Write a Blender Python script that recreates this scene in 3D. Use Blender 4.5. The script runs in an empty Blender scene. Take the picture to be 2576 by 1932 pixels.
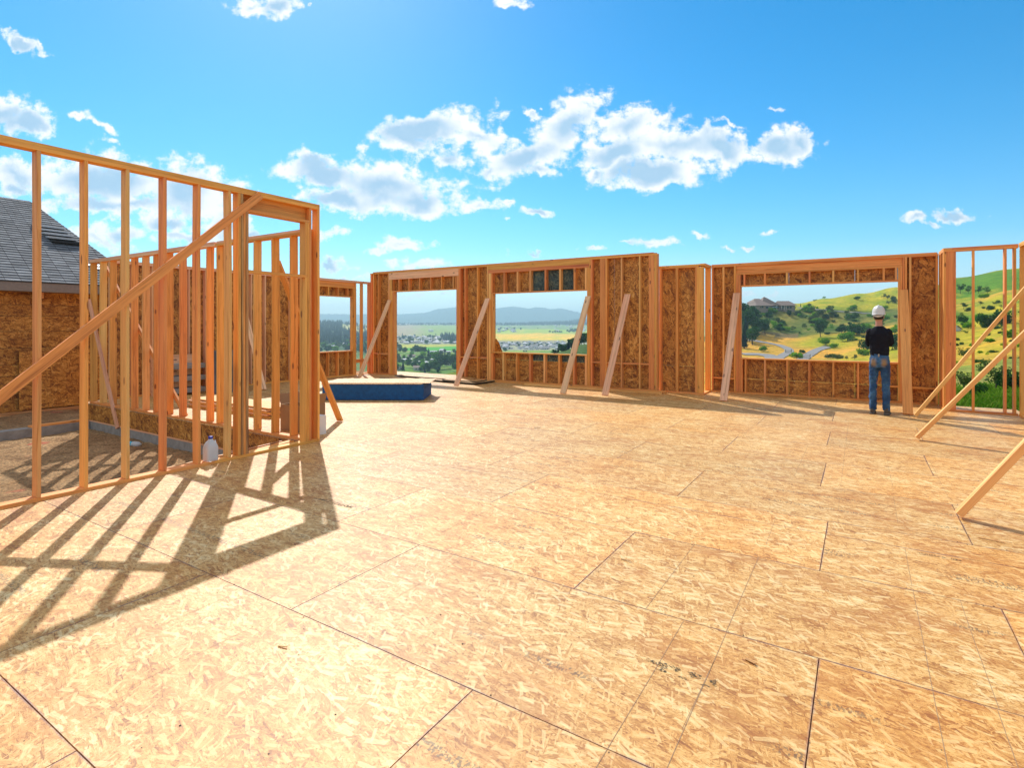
SUN_E, SKY_STR, EXPO = 3.5, 0.15, 0.53
SKY_H, SKY_S, SKY_V, SKY_D = .487, 1.5, .78, .36
SKY_T = (.76, .95, 1.0)
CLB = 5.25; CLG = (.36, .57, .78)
HAZE_D, HAZE_C = 1.55e-4, (.60, .87, 1.0)
import bpy, bmesh, math, random
from mathutils import Vector, Matrix, noise
R = random.Random(7)
S = bpy.context.scene
C = S.collection
# ------------------------------------------------------------------ camera model
F, HX, HY, CH, TH = 1385.0, 1288.0, 816.0, 1.53, math.radians(32.34)
RX, FX = (math.cos(TH), math.sin(TH)), (-math.sin(TH), math.cos(TH))
cam = bpy.data.cameras.new("camera"); co = bpy.data.objects.new("camera", cam); C.objects.link(co)
co.location = (0, 0, CH); co.rotation_euler = (math.pi / 2, 0, TH)
cam.sensor_width = 36; cam.lens = 36 * F / 2576
cam.shift_y = (HY - 966) / 2576.0 * -1 * -1
cam.clip_end = 40000; cam.clip_start = 0.05
S.camera = co
S.view_settings.view_transform = 'Standard'; S.view_settings.look = 'None'
S.view_settings.gamma = 1.0
try: S.view_settings.use_curve_mapping = False
except Exception: pass
S.view_settings.exposure = 0.0

# ------------------------------------------------------------------ node helper
class NT:
    def __init__(s, tree): s.t = tree; s.n = tree.nodes; s.l = tree.links
    def node(s, typ, **kw):
        n = s.n.new(typ)
        for k, v in kw.items(): setattr(n, k, v)
        return n
    def put(s, sock, v):
        if v is None: return
        if hasattr(v, 'is_output') or isinstance(v, bpy.types.NodeSocket): s.l.new(v, sock)
        else: sock.default_value = v
    def math(s, op, a, b=None, c=None, clamp=False):
        n = s.node('ShaderNodeMath', operation=op); n.use_clamp = clamp
        s.put(n.inputs[0], a); s.put(n.inputs[1], b)
        if c is not None: s.put(n.inputs[2], c)
        return n.outputs[0]
    def vmath(s, op, a, b=None, scale=None):
        n = s.node('ShaderNodeVectorMath', operation=op)
        s.put(n.inputs[0], a)
        if b is not None: s.put(n.inputs[1], b)
        if scale is not None: s.put(n.inputs['Scale'], scale)
        return n.outputs['Value'] if op in ('DOT_PRODUCT', 'LENGTH', 'DISTANCE') else n.outputs[0]
    def mapping(s, v, loc=(0, 0, 0), rot=(0, 0, 0), sc=(1, 1, 1), typ='POINT'):
        n = s.node('ShaderNodeMapping', vector_type=typ)
        s.l.new(v, n.inputs['Vector']); n.inputs['Location'].default_value = loc
        n.inputs['Rotation'].default_value = rot; n.inputs['Scale'].default_value = sc
        return n.outputs[0]
    def noise(s, v, scale=5, detail=3, rough=.5, dim='3D', dist=0):
        n = s.node('ShaderNodeTexNoise', noise_dimensions=dim)
        if v is not None: s.l.new(v, n.inputs['Vector'])
        n.inputs['Scale'].default_value = scale; n.inputs['Detail'].default_value = detail
        n.inputs['Roughness'].default_value = rough; n.inputs['Distortion'].default_value = dist
        return n.outputs[0]
    def voro(s, v, scale=5, dim='2D', metric='EUCLIDEAN', feature='F1', rnd=1.0):
        n = s.node('ShaderNodeTexVoronoi', voronoi_dimensions=dim, feature=feature)
        if feature != 'DISTANCE_TO_EDGE': n.distance = metric
        s.l.new(v, n.inputs['Vector']); n.inputs['Scale'].default_value = scale
        n.inputs['Randomness'].default_value = rnd
        return n
    def ramp(s, f, stops, interp='LINEAR'):
        n = s.node('ShaderNodeValToRGB'); n.color_ramp.interpolation = interp
        e = n.color_ramp.elements
        while len(e) < len(stops): e.new(.5)
        for i, (p, c) in enumerate(stops):
            e[i].position = p; e[i].color = (c[0], c[1], c[2], 1) if not isinstance(c, (int, float)) else (c, c, c, 1)
        s.l.new(f, n.inputs[0]); return n.outputs[0]
    def mixc(s, f, a, b, typ='MIX'):
        n = s.node('ShaderNodeMix', data_type='RGBA', blend_type=typ)
        s.put(n.inputs[0], f)
        for i, v in ((6, a), (7, b)):
            if isinstance(v, tuple): n.inputs[i].default_value = (v[0], v[1], v[2], 1)
            else: s.put(n.inputs[i], v)
        return n.outputs[2]
    def mixv(s, f, a, b):
        n = s.node('ShaderNodeMix', data_type='VECTOR')
        s.put(n.inputs[0], f); s.put(n.inputs[4], a); s.put(n.inputs[5], b)
        return n.outputs[1]
    def mixf(s, f, a, b):
        n = s.node('ShaderNodeMix', data_type='FLOAT')
        s.put(n.inputs[0], f); s.put(n.inputs[2], a); s.put(n.inputs[3], b)
        return n.outputs[0]
    def mrange(s, v, a, b, c=0.0, d=1.0):
        n = s.node('ShaderNodeMapRange'); s.put(n.inputs[0], v)
        for i, x in enumerate((a, b, c, d)): n.inputs[i + 1].default_value = x
        return n.outputs[0]
    def sep(s, v):
        n = s.node('ShaderNodeSeparateColor'); s.l.new(v, n.inputs[0]); return n.outputs
    def sxyz(s, v):
        n = s.node('ShaderNodeSeparateXYZ'); s.l.new(v, n.inputs[0]); return n.outputs
    def cxyz(s, x, y, z):
        n = s.node('ShaderNodeCombineXYZ')
        for i, v in enumerate((x, y, z)): s.put(n.inputs[i], v)
        return n.outputs[0]
    def coord(s, which='Object'): return s.node('ShaderNodeTexCoord').outputs[which]

def mat(name, rough=.7, color=(.5, .5, .5)):
    m = bpy.data.materials.new(name); m.use_nodes = True
    t = NT(m.node_tree); b = m.node_tree.nodes['Principled BSDF']
    b.inputs['Roughness'].default_value = rough
    b.inputs['Base Color'].default_value = (*color, 1)
    return m, t, b

def bump(t, b, h, strength=.3, dist=.01):
    n = t.node('ShaderNodeBump'); n.inputs['Strength'].default_value = strength
    n.inputs['Distance'].default_value = dist; t.l.new(h, n.inputs['Height'])
    t.l.new(n.outputs[0], b.inputs['Normal'])

# ------------------------------------------------------------------ materials
def lumber_mat(name, light, dark, knotc, vary=.12):
    m, t, b = mat(name, .62)
    oi = t.node('ShaderNodeObjectInfo').outputs['Random']
    off = t.cxyz(t.math('MULTIPLY', oi, 31.0), t.math('MULTIPLY', oi, 17.0), t.math('MULTIPLY', oi, 5.0))
    v = t.vmath('ADD', t.coord('Object'), off)
    warp = t.noise(t.mapping(v, sc=(1.3, 5, 5)), 1.0, 2)
    v2 = t.vmath('ADD', v, t.cxyz(0.0, t.math('MULTIPLY', warp, .06), t.math('MULTIPLY', warp, .05)))
    g1 = t.noise(t.mapping(v2, sc=(.5, 28, 28)), 1.0, 3, .6)
    g2 = t.noise(t.mapping(v2, sc=(3.0, 170, 170)), 1.0, 2, .5)
    big = t.noise(t.mapping(v, sc=(.7, 3, 3)), 1.0, 2)
    g = t.math('ADD', t.math('MULTIPLY', g1, .75), t.math('MULTIPLY', g2, .3))
    col = t.ramp(g, [(.36, tuple(x * .8 for x in dark)), (.47, tuple(.5 * a + .5 * c for a, c in zip(light, dark))), (.60, light)])
    col = t.mixc(t.mrange(big, .45, .75, 0, .45), col, (light[0] * .93, light[1] * .66, light[2] * .55))
    # knots
    vo = t.voro(t.mapping(v, sc=(3.0, 9.0, 9.0)), 1.0, dim='3D')
    kn = t.math('SUBTRACT', 1.0, t.mrange(vo.outputs['Distance'], .10, .17))
    sel = t.math('GREATER_THAN', t.sep(vo.outputs['Color'])[0], .55)
    col = t.mixc(t.math('MULTIPLY', kn, t.math('MULTIPLY', sel, .85)), col, knotc)
    hs = t.node('ShaderNodeHueSaturation')
    hs.inputs['Hue'].default_value = .5
    t.l.new(t.mrange(oi, 0, 1, .488, .508), hs.inputs['Hue'])
    o2 = t.math('FRACT', t.math('MULTIPLY', oi, 7.31))
    t.l.new(t.mrange(o2, 0, 1, 1 - vary, 1 + vary), hs.inputs['Value'])
    t.l.new(col, hs.inputs['Color']); t.l.new(hs.outputs[0], b.inputs['Base Color'])
    bump(t, b, g, .15, .003)
    return m

M = {}
M['lumber'] = lumber_mat('fir_lumber', (.90, .42, .095), (.62, .23, .035), (.20, .06, .018))
M['lumber_red'] = lumber_mat('reddish_fir_lumber', (.85, .345, .09), (.56, .175, .04), (.22, .06, .03))
M['lumber_pale'] = lumber_mat('pale_fir_lumber', (.91, .51, .165), (.72, .33, .075), (.30, .10, .03))
M['lumber_grey'] = lumber_mat('weathered_lumber', (.97, .56, .30), (.70, .36, .17), (.16, .07, .04))
M['lumber_bark'] = lumber_mat('bark_edged_lumber', (.62, .34, .12), (.12, .035, .015), (.10, .03, .015))

def osb_mat(name, stops, angles, L, W, mott, bumpd=.0015, rough=.55, big_tint=(.55, .30, .12), edges=False, tw=.62, chips=None, streak=None):
    m, t, b = mat(name, rough)
    uv = t.coord('UV')
    base = t.vmath('MULTIPLY', uv, (1, 1, 0))
    jit = t.node('ShaderNodeTexNoise', noise_dimensions='2D'); t.l.new(base, jit.inputs['Vector']); jit.inputs['Scale'].default_value = 9
    jit.inputs['Detail'].default_value = 1
    base2 = t.vmath('ADD', base, t.vmath('SCALE', t.vmath('SUBTRACT', jit.outputs['Color'], (.5, .5, .5)), scale=.012))
    hcur = None
    for i, a in enumerate(angles):
        r = math.radians(a)
        v = t.mapping(base2, loc=(i * 3.17, i * 1.91, 0), rot=(0, 0, r), sc=(1, 1, 1))
        v = t.mapping(v, sc=(1.0 / (L * (1 + .25 * (i % 3 - 1))), 1.0 / (W * (1 + .35 * ((i + 1) % 3 - 1))), 1))
        vo = t.voro(v, 1.0, metric='CHEBYCHEV' if i % 2 else 'MANHATTAN')
        s3 = t.sep(vo.outputs['Color'])
        if hcur is None: hcur, tone, vv, dd = s3[0], s3[1], v, vo.outputs['Distance']
        else:
            f = t.math('GREATER_THAN', s3[0], hcur)
            hcur = t.math('MAXIMUM', s3[0], hcur)
            tone = t.mixf(f, tone, s3[1]); vv = t.mixv(f, vv, v); dd = t.mixf(f, dd, vo.outputs['Distance'])
    grain = t.noise(t.mapping(vv, sc=(1.2, 7, 1)), 1.0, 3, .65, dim='2D')
    fine = t.noise(base, 55, 3, .6, dim='2D')
    m1 = t.noise(base, 1.1, 3, .6, dim='2D')
    m2 = t.noise(t.mapping(base, sc=(3, 9, 1)), 1.0, 3, .6, dim='2D')
    rnd = t.node('ShaderNodeAttribute', attribute_name='rnd').outputs['Fac']
    val = t.math('ADD', t.math('MULTIPLY', tone, tw), t.math('MULTIPLY', grain, .42))
    val = t.math('ADD', val, t.math('MULTIPLY', t.math('SUBTRACT', fine, .5), .38))
    val = t.math('ADD', val, t.math('MULTIPLY', t.math('SUBTRACT', m2, .5), .55))
    val = t.math('SUBTRACT', val, t.math('MULTIPLY', t.mrange(dd, .45, .8), .16))
    val = t.math('ADD', val, .5 * (.62 - tw))
    sv = t.noise(t.mapping(vv, sc=(1.6, 3.4, 1)), 2.2, 2, .5, dim='2D')
    val = t.math('SUBTRACT', val, t.math('MULTIPLY', t.mrange(sv, .59, .66), .46))
    val = t.math('ADD', val, t.math('MULTIPLY', t.math('SUBTRACT', 1.0, t.mrange(sv, .27, .36)), .16))
    col = t.ramp(val, stops)
    if streak:   # resin-dark streaky areas
        sa = t.noise(t.mapping(base2, sc=(1.1, 4.2, 1)), 1.0, 4, .6, dim='2D'); sb_ = t.noise(t.mapping(base2, sc=(9, 42, 1)), 1.0, 3, .65, dim='2D')
        sk = t.mrange(t.math('ADD', t.math('MULTIPLY', sa, .62), t.math('MULTIPLY', sb_, .38)), .50, .66)
        rn_ = t.node('ShaderNodeAttribute', attribute_name='rnd').outputs['Fac']
        col = t.mixc(t.math('MULTIPLY', sk, t.mrange(rn_, 0, 1, streak[1] * 1.25, streak[1] * .55)), col, streak[0])
    if chips:    # scattered pale rectangular wafers
        for j, (ang, thr) in enumerate(((14, .80), (-24, .84), (58, .88), (-7, .78), (33, .86))):
            cv = t.mapping(t.mapping(base, loc=(j * 7.7, j * 2.3, 0), rot=(0, 0, math.radians(ang))), sc=(1 / (L * (1.35 + .25 * (j % 3))), 1 / (W * (1.7 + .5 * (j % 2))), 1))
            cvo = t.voro(cv, 1.0, metric='CHEBYCHEV'); cs3 = t.sep(cvo.outputs['Color'])
            inside = t.math('LESS_THAN', t.math('ADD', cvo.outputs['Distance'], t.math('MULTIPLY', fine, .16)), t.math('ADD', .16, t.math('MULTIPLY', cs3[1], .34)))
            f = t.math('MULTIPLY', inside, t.math('GREATER_THAN', cs3[0], thr))
            gl = t.noise(t.mapping(cv, sc=(1.5, 14, 1)), 1.0, 2, .6, dim='2D')
            col = t.mixc(t.math('MULTIPLY', f, t.mrange(gl, .25, .7, .30, chips[1])), col, t.mixc(t.math('LESS_THAN', cs3[2], .22), chips[0], chips[2]))
    mm = t.math('MULTIPLY', t.mrange(t.math('ADD', m1, t.math('MULTIPLY', rnd, .12)), .46, .74), mott)
    col = t.mixc(mm, col, big_tint, 'MULTIPLY')
    if edges:
        e = t.node('ShaderNodeUVMap', uv_map='edge').outputs[0]
        ex = t.sxyz(e)
        dmin = t.math('MINIMUM', ex[0], ex[1])
        nz = t.noise(base, 3.0, 4, .7, dim='2D')
        halo = t.math('MULTIPLY', t.math('SUBTRACT', 1.0, t.mrange(dmin, .0, .007)), t.mrange(nz, .38, .62, .08, .75))
        col = t.mixc(halo, col, (.22, .13, .17))
        # print stamps: dark broken lettering bands running along the sheets
        dl = t.math('ABSOLUTE', t.math('SUBTRACT', ex[1], .33))
        band = t.math('LESS_THAN', dl, .022)
        blk = t.noise(t.mapping(base, sc=(70, 34, 1)), 1.0, 2, .6, dim='2D')
        wher = t.noise(t.mapping(base, sc=(.9, .5, 1)), 1.0, 1, .5, dim='2D')
        st = t.math('MULTIPLY', band, t.math('MULTIPLY', t.math('GREATER_THAN', blk, .53), t.mrange(wher, .58, .63)))
        col = t.mixc(t.math('MULTIPLY', st, .62), col, (.07, .055, .035))
    hs = t.node('ShaderNodeHueSaturation'); t.l.new(t.mrange(rnd, 0, 1, .86, 1.08), hs.inputs['Value'])
    t.l.new(col, hs.inputs['Color']); t.l.new(hs.outputs[0], b.inputs['Base Color'])
    hh = t.math('ADD', hcur, t.math('MULTIPLY', grain, .35))
    bump(t, b, hh, .35, bumpd)
    return m

M['floor'] = osb_mat('pale_strand_board', [(.10, (.30, .11, .02)), (.30, (.54, .26, .06)), (.50, (.735, .425, .135)), (.74, (.79, .52, .21)), (.98, (.90, .70, .39))],
    (2, -14, 16, -38, 30, 75), .072, .0135, .8, edges=True, big_tint=(.90, .72, .46), rough=.55, tw=.50, chips=((.89, .68, .34), .70, (.52, .26, .06)), streak=((.44, .17, .035), .68))
M['sheath'] = osb_mat('brown_strand_board', [(.14, (.14, .04, .007)), (.33, (.42, .16, .025)), (.53, (.66, .28, .045)), (.74, (.76, .38, .08)), (.98, (.88, .56, .18))],
    (0, -20, 24, -48, 45, 80), .13, .034, .5, big_tint=(.62, .48, .32), rough=.65, tw=.5, streak=((.14, .045, .01), .38))
M['sheath_green'] = osb_mat('green_tinted_strand_board', [(.20, (.02, .035, .04)), (.45, (.06, .11, .11)), (.70, (.12, .17, .13)), (.95, (.30, .26, .12))],
    (0, -25, 30, 75), .095, .022, .4, rough=.65)

def simple(name, col, rough=.7, nscale=None, amt=.25, col2=None, bstr=.2, bd=.01, metallic=0):
    m, t, b = mat(name, rough, col); b.inputs['Metallic'].default_value = metallic
    if nscale:
        n = t.noise(t.coord('Object'), nscale, 5, .6)
        c2 = col2 or tuple(x * (1 - amt) for x in col)
        t.l.new(t.ramp(n, [(.35, c2), (.65, col)]), b.inputs['Base Color'])
        bump(t, b, n, bstr, bd)
    return m
M['blue'] = simple('blue_stained_edges', (.004, .10, .30), .75, 14, .35, bstr=.4, bd=.004)
M['blackedge'] = simple('dark_sheet_edge', (.035, .04, .045), .8, 12, .4)
M['graphite'] = simple('graphite_line', (.32, .20, .12), .9)
M['ink'] = simple('black_ink', (.11, .085, .05), .9, 60, .5)
M['concrete'] = simple('grey_concrete', (.36, .33, .29), .9, 8, .3, bstr=.3)
M['card'] = simple('brown_cardboard', (.36, .20, .09), .85, 6, .15)
M['white'] = simple('white_paper', (.75, .73, .70), .7)
M['redink'] = simple('red_ink', (.5, .03, .03), .7)
M['cap'] = simple('blue_cap', (.01, .03, .35), .4)
M['cyan'] = simple('cyan_cap', (.02, .40, .55), .4)
M['fascia'] = simple('taupe_fascia_board', (.28, .22, .18), .7, 20, .15)
M['dripedge'] = simple('black_drip_edge', (.02, .02, .022), .5)
M['tarp'] = simple('grey_tarp', (.24, .26, .25), .6, 3, .3, bstr=.6, bd=.05)
M['slat'] = simple('silvery_shingle_wrap', (.55, .57, .60), .35, 20, .3)
# shingles
m, t, b = mat('grey_asphalt_shingle', .9)
uv = t.coord('UV')
br = t.node('ShaderNodeTexBrick'); t.l.new(uv, br.inputs['Vector'])
br.offset = .5; br.inputs['Scale'].default_value = 1; br.inputs['Brick Width'].default_value = .26; br.inputs['Row Height'].default_value = .115
br.inputs['Mortar Size'].default_value = .006; br.inputs['Color1'].default_value = (.15, .155, .165, 1); br.inputs['Color2'].default_value = (.29, .295, .305, 1)
br.inputs['Mortar'].default_value = (.03, .03, .035, 1); br.inputs['Bias'].default_value = .0
gn = t.noise(uv, 60, 3, .7, dim='2D'); gn2 = t.noise(t.mapping(uv, sc=(3, 8, 1)), 1, 2, .5, dim='2D')
c = t.mixc(.75, br.outputs['Color'], t.ramp(gn, [(.3, (.45, .45, .45)), (.7, (1.25, 1.25, 1.25))]), 'MULTIPLY')
c = t.mixc(.7, c, t.ramp(gn2, [(.3, (.6, .6, .6)), (.7, (1.25, 1.25, 1.25))]), 'MULTIPLY')
t.l.new(c, b.inputs['Base Color']); bump(t, b, gn, .5, .01)
M['shingle'] = m
# dirt
m, t, b = mat('sandy_dirt', .95)
v = t.coord('Object')
n1 = t.noise(v, 2.2, 6, .65); n2 = t.noise(v, 26, 6, .75); vo = t.voro(v, 34, dim='3D')
c = t.ramp(n1, [(.3, (.24, .125, .045)), (.5, (.44, .255, .11)), (.72, (.58, .37, .18))])
c = t.mixc(.8, c, t.ramp(n2, [(.38, (.30, .28, .26)), (.58, (1.3, 1.26, 1.18))]), 'MULTIPLY')
nr = t.noise(t.mapping(v, loc=(3, 1, 0)), 1.6, 2)
c = t.mixc(t.math('MULTIPLY', t.mrange(nr, .66, .70), .7), c, (.55, .10, .05))
t.l.new(c, b.inputs['Base Color'])
bump(t, b, t.math('ADD', t.math('MULTIPLY', n2, 1.0), t.math('MULTIPLY', t.math('SUBTRACT', 1.0, vo.outputs['Distance']), .5)), .9, .05)
M['dirt'] = m
# terrain: colour attribute of the land cover + fine noise
m, t, b = mat('hill_land', .95)
at = t.node('ShaderNodeAttribute', attribute_name='land').outputs['Color']
v = t.coord('Object')
n1 = t.noise(v, .35, 6, .7); n2 = t.noise(v, .045, 5, .6); n3 = t.noise(v, 2.5, 4, .7)
c = t.mixc(.75, at, t.ramp(n1, [(.32, (.45, .50, .42)), (.5, (.95, .95, .95)), (.68, (1.45, 1.35, 1.2))]), 'MULTIPLY')
c = t.mixc(.65, c, t.ramp(n2, [(.33, (.55, .75, .5)), (.5, (1, 1, 1)), (.66, (1.35, 1.15, 1.0))]), 'MULTIPLY')
c = t.mixc(.6, c, t.ramp(n3, [(.33, (.55, .6, .5)), (.66, (1.3, 1.3, 1.25))]), 'MULTIPLY')
t.l.new(c, b.inputs['Base Color']); bump(t, b, n1, .8, 1.2); b.inputs['Specular IOR Level'].default_value = .1
M['land'] = m
M['asphalt'] = simple('pale_asphalt_road', (.24, .225, .21), .9, 1.5, .15)

def leafmat(name, cols, trans=.35):
    m = bpy.data.materials.new(name); m.use_nodes = True; t = NT(m.node_tree)
    for n in list(t.n): t.n.remove(n)
    out = t.node('ShaderNodeOutputMaterial')
    oi = t.node('ShaderNodeObjectInfo').outputs['Random']
    g = t.node('ShaderNodeNewGeometry').outputs['Random Per Island']
    f = t.math('ADD', t.math('MULTIPLY', oi, .5), t.math('MULTIPLY', g, .5))
    c = t.ramp(f, [(i / (len(cols) - 1), q) for i, q in enumerate(cols)])
    d = t.node('ShaderNodeBsdfDiffuse'); tr = t.node('ShaderNodeBsdfTranslucent'); mx = t.node('ShaderNodeMixShader')
    t.l.new(c, d.inputs[0]); t.l.new(c, tr.inputs[0]); mx.inputs[0].default_value = trans
    t.l.new(d.outputs[0], mx.inputs[1]); t.l.new(tr.outputs[0], mx.inputs[2]); t.l.new(mx.outputs[0], out.inputs[0])
    return m
M['leaf_dark'] = leafmat('dark_leaves', [(.015, .05, .015), (.035, .11, .022), (.08, .18, .03)], .3)
M['leaf_bright'] = leafmat('bright_leaves', [(.06, .18, .01), (.13, .32, .012), (.25, .44, .02)], .45)
M['leaf_olive'] = leafmat('olive_leaves', [(.05, .09, .025), (.09, .14, .035), (.16, .20, .045)], .35)
M['needles'] = leafmat('conifer_needles', [(.010, .03, .022), (.02, .05, .03), (.035, .08, .035)], .15)
M['grass'] = leafmat('green_grass_blades', [(.06, .16, .01), (.14, .30, .02), (.30, .38, .06)], .5)
M['bark'] = simple('brown_bark', (.10, .065, .04), .95, 5, .4)

# ------------------------------------------------------------------ object helpers
def link(name, me, m=None, parent=None, loc=None):
    o = bpy.data.objects.new(name, me); C.objects.link(o)
    if m is not None:
        for x in (m if isinstance(m, (list, tuple)) else [m]): me.materials.append(x)
    if loc is not None: o.location = loc
    if parent is not None: o.parent = parent
    return o
def tag(o, label=None, cat=None, group=None, kind=None):
    if label: o['label'] = label
    if cat: o['category'] = cat
    if group: o['group'] = group
    if kind: o['kind'] = kind
    return o
def empty(name, loc=(0, 0, 0), rz=0, **k):
    o = bpy.data.objects.new(name, None); C.objects.link(o); o.location = loc; o.rotation_euler = (0, 0, rz)
    o.empty_display_size = .1
    return tag(o, **k)
def bm_mesh(bm, name, smooth=False):
    me = bpy.data.meshes.new(name); bm.normal_update(); bm.to_mesh(me); bm.free()
    if smooth:
        for p in me.polygons: p.use_smooth = True
    return me
def add_box(bm, x0, x1, y0, y1, z0, z1, mi=0):
    vs = [bm.verts.new(p) for p in ((x0, y0, z0), (x1, y0, z0), (x1, y1, z0), (x0, y1, z0), (x0, y0, z1), (x1, y0, z1), (x1, y1, z1), (x0, y1, z1))]
    fs = []
    for f in ((0, 3, 2, 1), (4, 5, 6, 7), (0, 1, 5, 4), (1, 2, 6, 5), (2, 3, 7, 6), (3, 0, 4, 7)):
        fc = bm.faces.new([vs[i] for i in f]); fc.material_index = mi; fs.append(fc)
    return fs
PW = {}
def beam(name, parent, p0, p1, side, w, th, m='lumber', bow=0.0):
    """board from p0 to p1 (centre line), w along side, th across; mesh local X runs along the board"""
    p0, p1 = Vector(p0), Vector(p1); d = p1 - p0; L = d.length; x = d / L
    s = Vector(side); y = (s - x * s.dot(x)).normalized(); z = x.cross(y)
    bm = bmesh.new(); add_box(bm, 0, L, -w / 2, w / 2, -th / 2, th / 2)
    if name in ('stud', 'king_stud') and L > 2 and bow == 0: bow = R.gauss(0, .0045)
    if bow:
        long_e = [e for e in bm.edges if abs(e.verts[0].co.x - e.verts[1].co.x) > L * .9]
        bmesh.ops.subdivide_edges(bm, edges=long_e, cuts=7, use_grid_fill=True)
        for v_ in bm.verts: q_ = math.sin(math.pi * v_.co.x / L) * bow; v_.co.z += q_; v_.co.y += 0
    bmesh.ops.bevel(bm, geom=[e for e in bm.edges if len(e.link_faces) == 2 and e.calc_face_angle(0) > .8], offset=min(.0035, th * .15), segments=1, affect='EDGES')
    me = bm_mesh(bm, name)
    o = link(name, me, M[m] if isinstance(m, str) else m)
    mw = Matrix((( x.x, y.x, z.x, p0.x), (x.y, y.y, z.y, p0.y), (x.z, y.z, z.z, p0.z), (0, 0, 0, 1)))
    if parent is not None:
        o.parent = parent
        pm = Matrix.Translation(parent.location) @ Matrix.Rotation(parent.rotation_euler.z, 4, 'Z')
        mw = pm.inverted() @ mw
    o.matrix_basis = mw
    return o
def stick(name, parent, x, y, z, m='lumber'):
    """axis-aligned board given its bounds"""
    d = [x[1] - x[0], y[1] - y[0], z[1] - z[0]]; k = d.index(max(d))
    c = [(x[0] + x[1]) / 2, (y[0] + y[1]) / 2, (z[0] + z[1]) / 2]
    a, b = list(c), list(c); rg = (x, y, z)
    a[k], b[k] = rg[k]
    rest = [i for i in (0, 1, 2) if i != k]
    side = [0, 0, 0]; side[rest[0]] = 1
    return beam(name, parent, a, b, side, d[rest[0]], d[rest[1]], m)
def sheet(name, parent, x, y, z, m='sheath', swap=True, rnd=None):
    """flat board with metric UVs; swap -> flakes run vertically"""
    bm = bmesh.new(); add_box(bm, x[0], x[1], y[0], y[1], z[0], z[1])
    uvl = bm.loops.layers.uv.new('UVMap'); col = bm.loops.layers.float.new('rnd')
    r = R.random() if rnd is None else rnd; ou, ov = R.uniform(0, 50), R.uniform(0, 50)
    for f in bm.faces:
        n = (f.calc_center_median() - Vector(((x[0] + x[1]) / 2, (y[0] + y[1]) / 2, (z[0] + z[1]) / 2)))
        f.normal_update(); n = f.normal
        for l in f.loops:
            c = l.vert.co
            if abs(n.z) > .5: u, v = c.x, c.y
            elif abs(n.y) > .5: u, v = c.z, c.x
            else: u, v = c.z, c.y
            if not swap and abs(n.z) <= .5: u, v = v, u
            l[uvl].uv = (u + ou, v + ov); l[col] = r
    me = bm_mesh(bm, name); o = link(name, me, M[m] if isinstance(m, str) else m)
    if parent is not None:
        o.parent = parent; o.location = -Vector(parent.location)
    return o
T = .032      # lumber thickness
# ------------------------------------------------------------------ FLOOR
def build_floor():
    bm = bmesh.new()
    uvl = bm.loops.layers.uv.new('UVMap'); ed = bm.loops.layers.uv.new('edge'); col = bm.loops.layers.float.new('rnd')
    rs = random.Random(3)
    seams = {0: [-7.45, -5.42, -3.39, -1.37, .67, 2.72], 1: [-6.66, -4.63, -2.58, -.161, 1.88, 3.9], 2: [-7.5, -5.46, -3.43, -1.40, .64, 2.68],
             3: [-6.7, -4.70, -2.68, -.214, 1.83, 3.9]}
    xe = 2.36
    for k in range(-5, 13):
        y0 = .834 + 1.0235 * k; y1 = y0 + 1.0235
        if k in seams: xs = seams[k]
        else:
            o = (.67 if k % 2 == 0 else -.36) + rs.uniform(-.05, .05)
            xs = [o + 2.035 * i for i in range(-8, 3)]
        while xs[0] > -13.3: xs = [xs[0] - 2.035] + xs
        for i in range(len(xs) - 1):
            X0, X1, Y0, Y1 = xs[i], xs[i + 1], y0, y1
            lo = -13.03 if Y0 > 4.6 else -6.106
            parts = [(X0, X1, Y0, Y1)]
            if Y0 < 4.62 < Y1: parts = [(max(X0, -6.106), X1, Y0, 4.62), (max(X0, -13.03), X1, 4.62, Y1)]
            r = rs.random(); ou, ov = rs.uniform(0, 80), rs.uniform(0, 80)
            for (a, b_, c_, d_) in parts:
                a = max(a, -13.03 if c_ >= 4.6 else -6.106); b_ = min(b_, xe); c_ = max(c_, -4.2); d_ = min(d_, 13.17)
                if b_ - a < .05 or d_ - c_ < .05: continue
                g = .0024
                fs = add_box(bm, a + g, b_ - g, c_ + g, d_ - g, -.018, 0)
                for f in fs:
                    for l in f.loops:
                        p = l.vert.co; l[uvl].uv = (p.x + ou, p.y + ov); l[col] = r
                        ex = min(p.x - X0, X1 - p.x); ey = min(p.y - Y0, Y1 - p.y)
                        l[ed].uv = (ex, ey)
    # subdivide centre lines so edge-distance interpolates properly
    bmesh.ops.bisect_plane
    return bm
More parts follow.
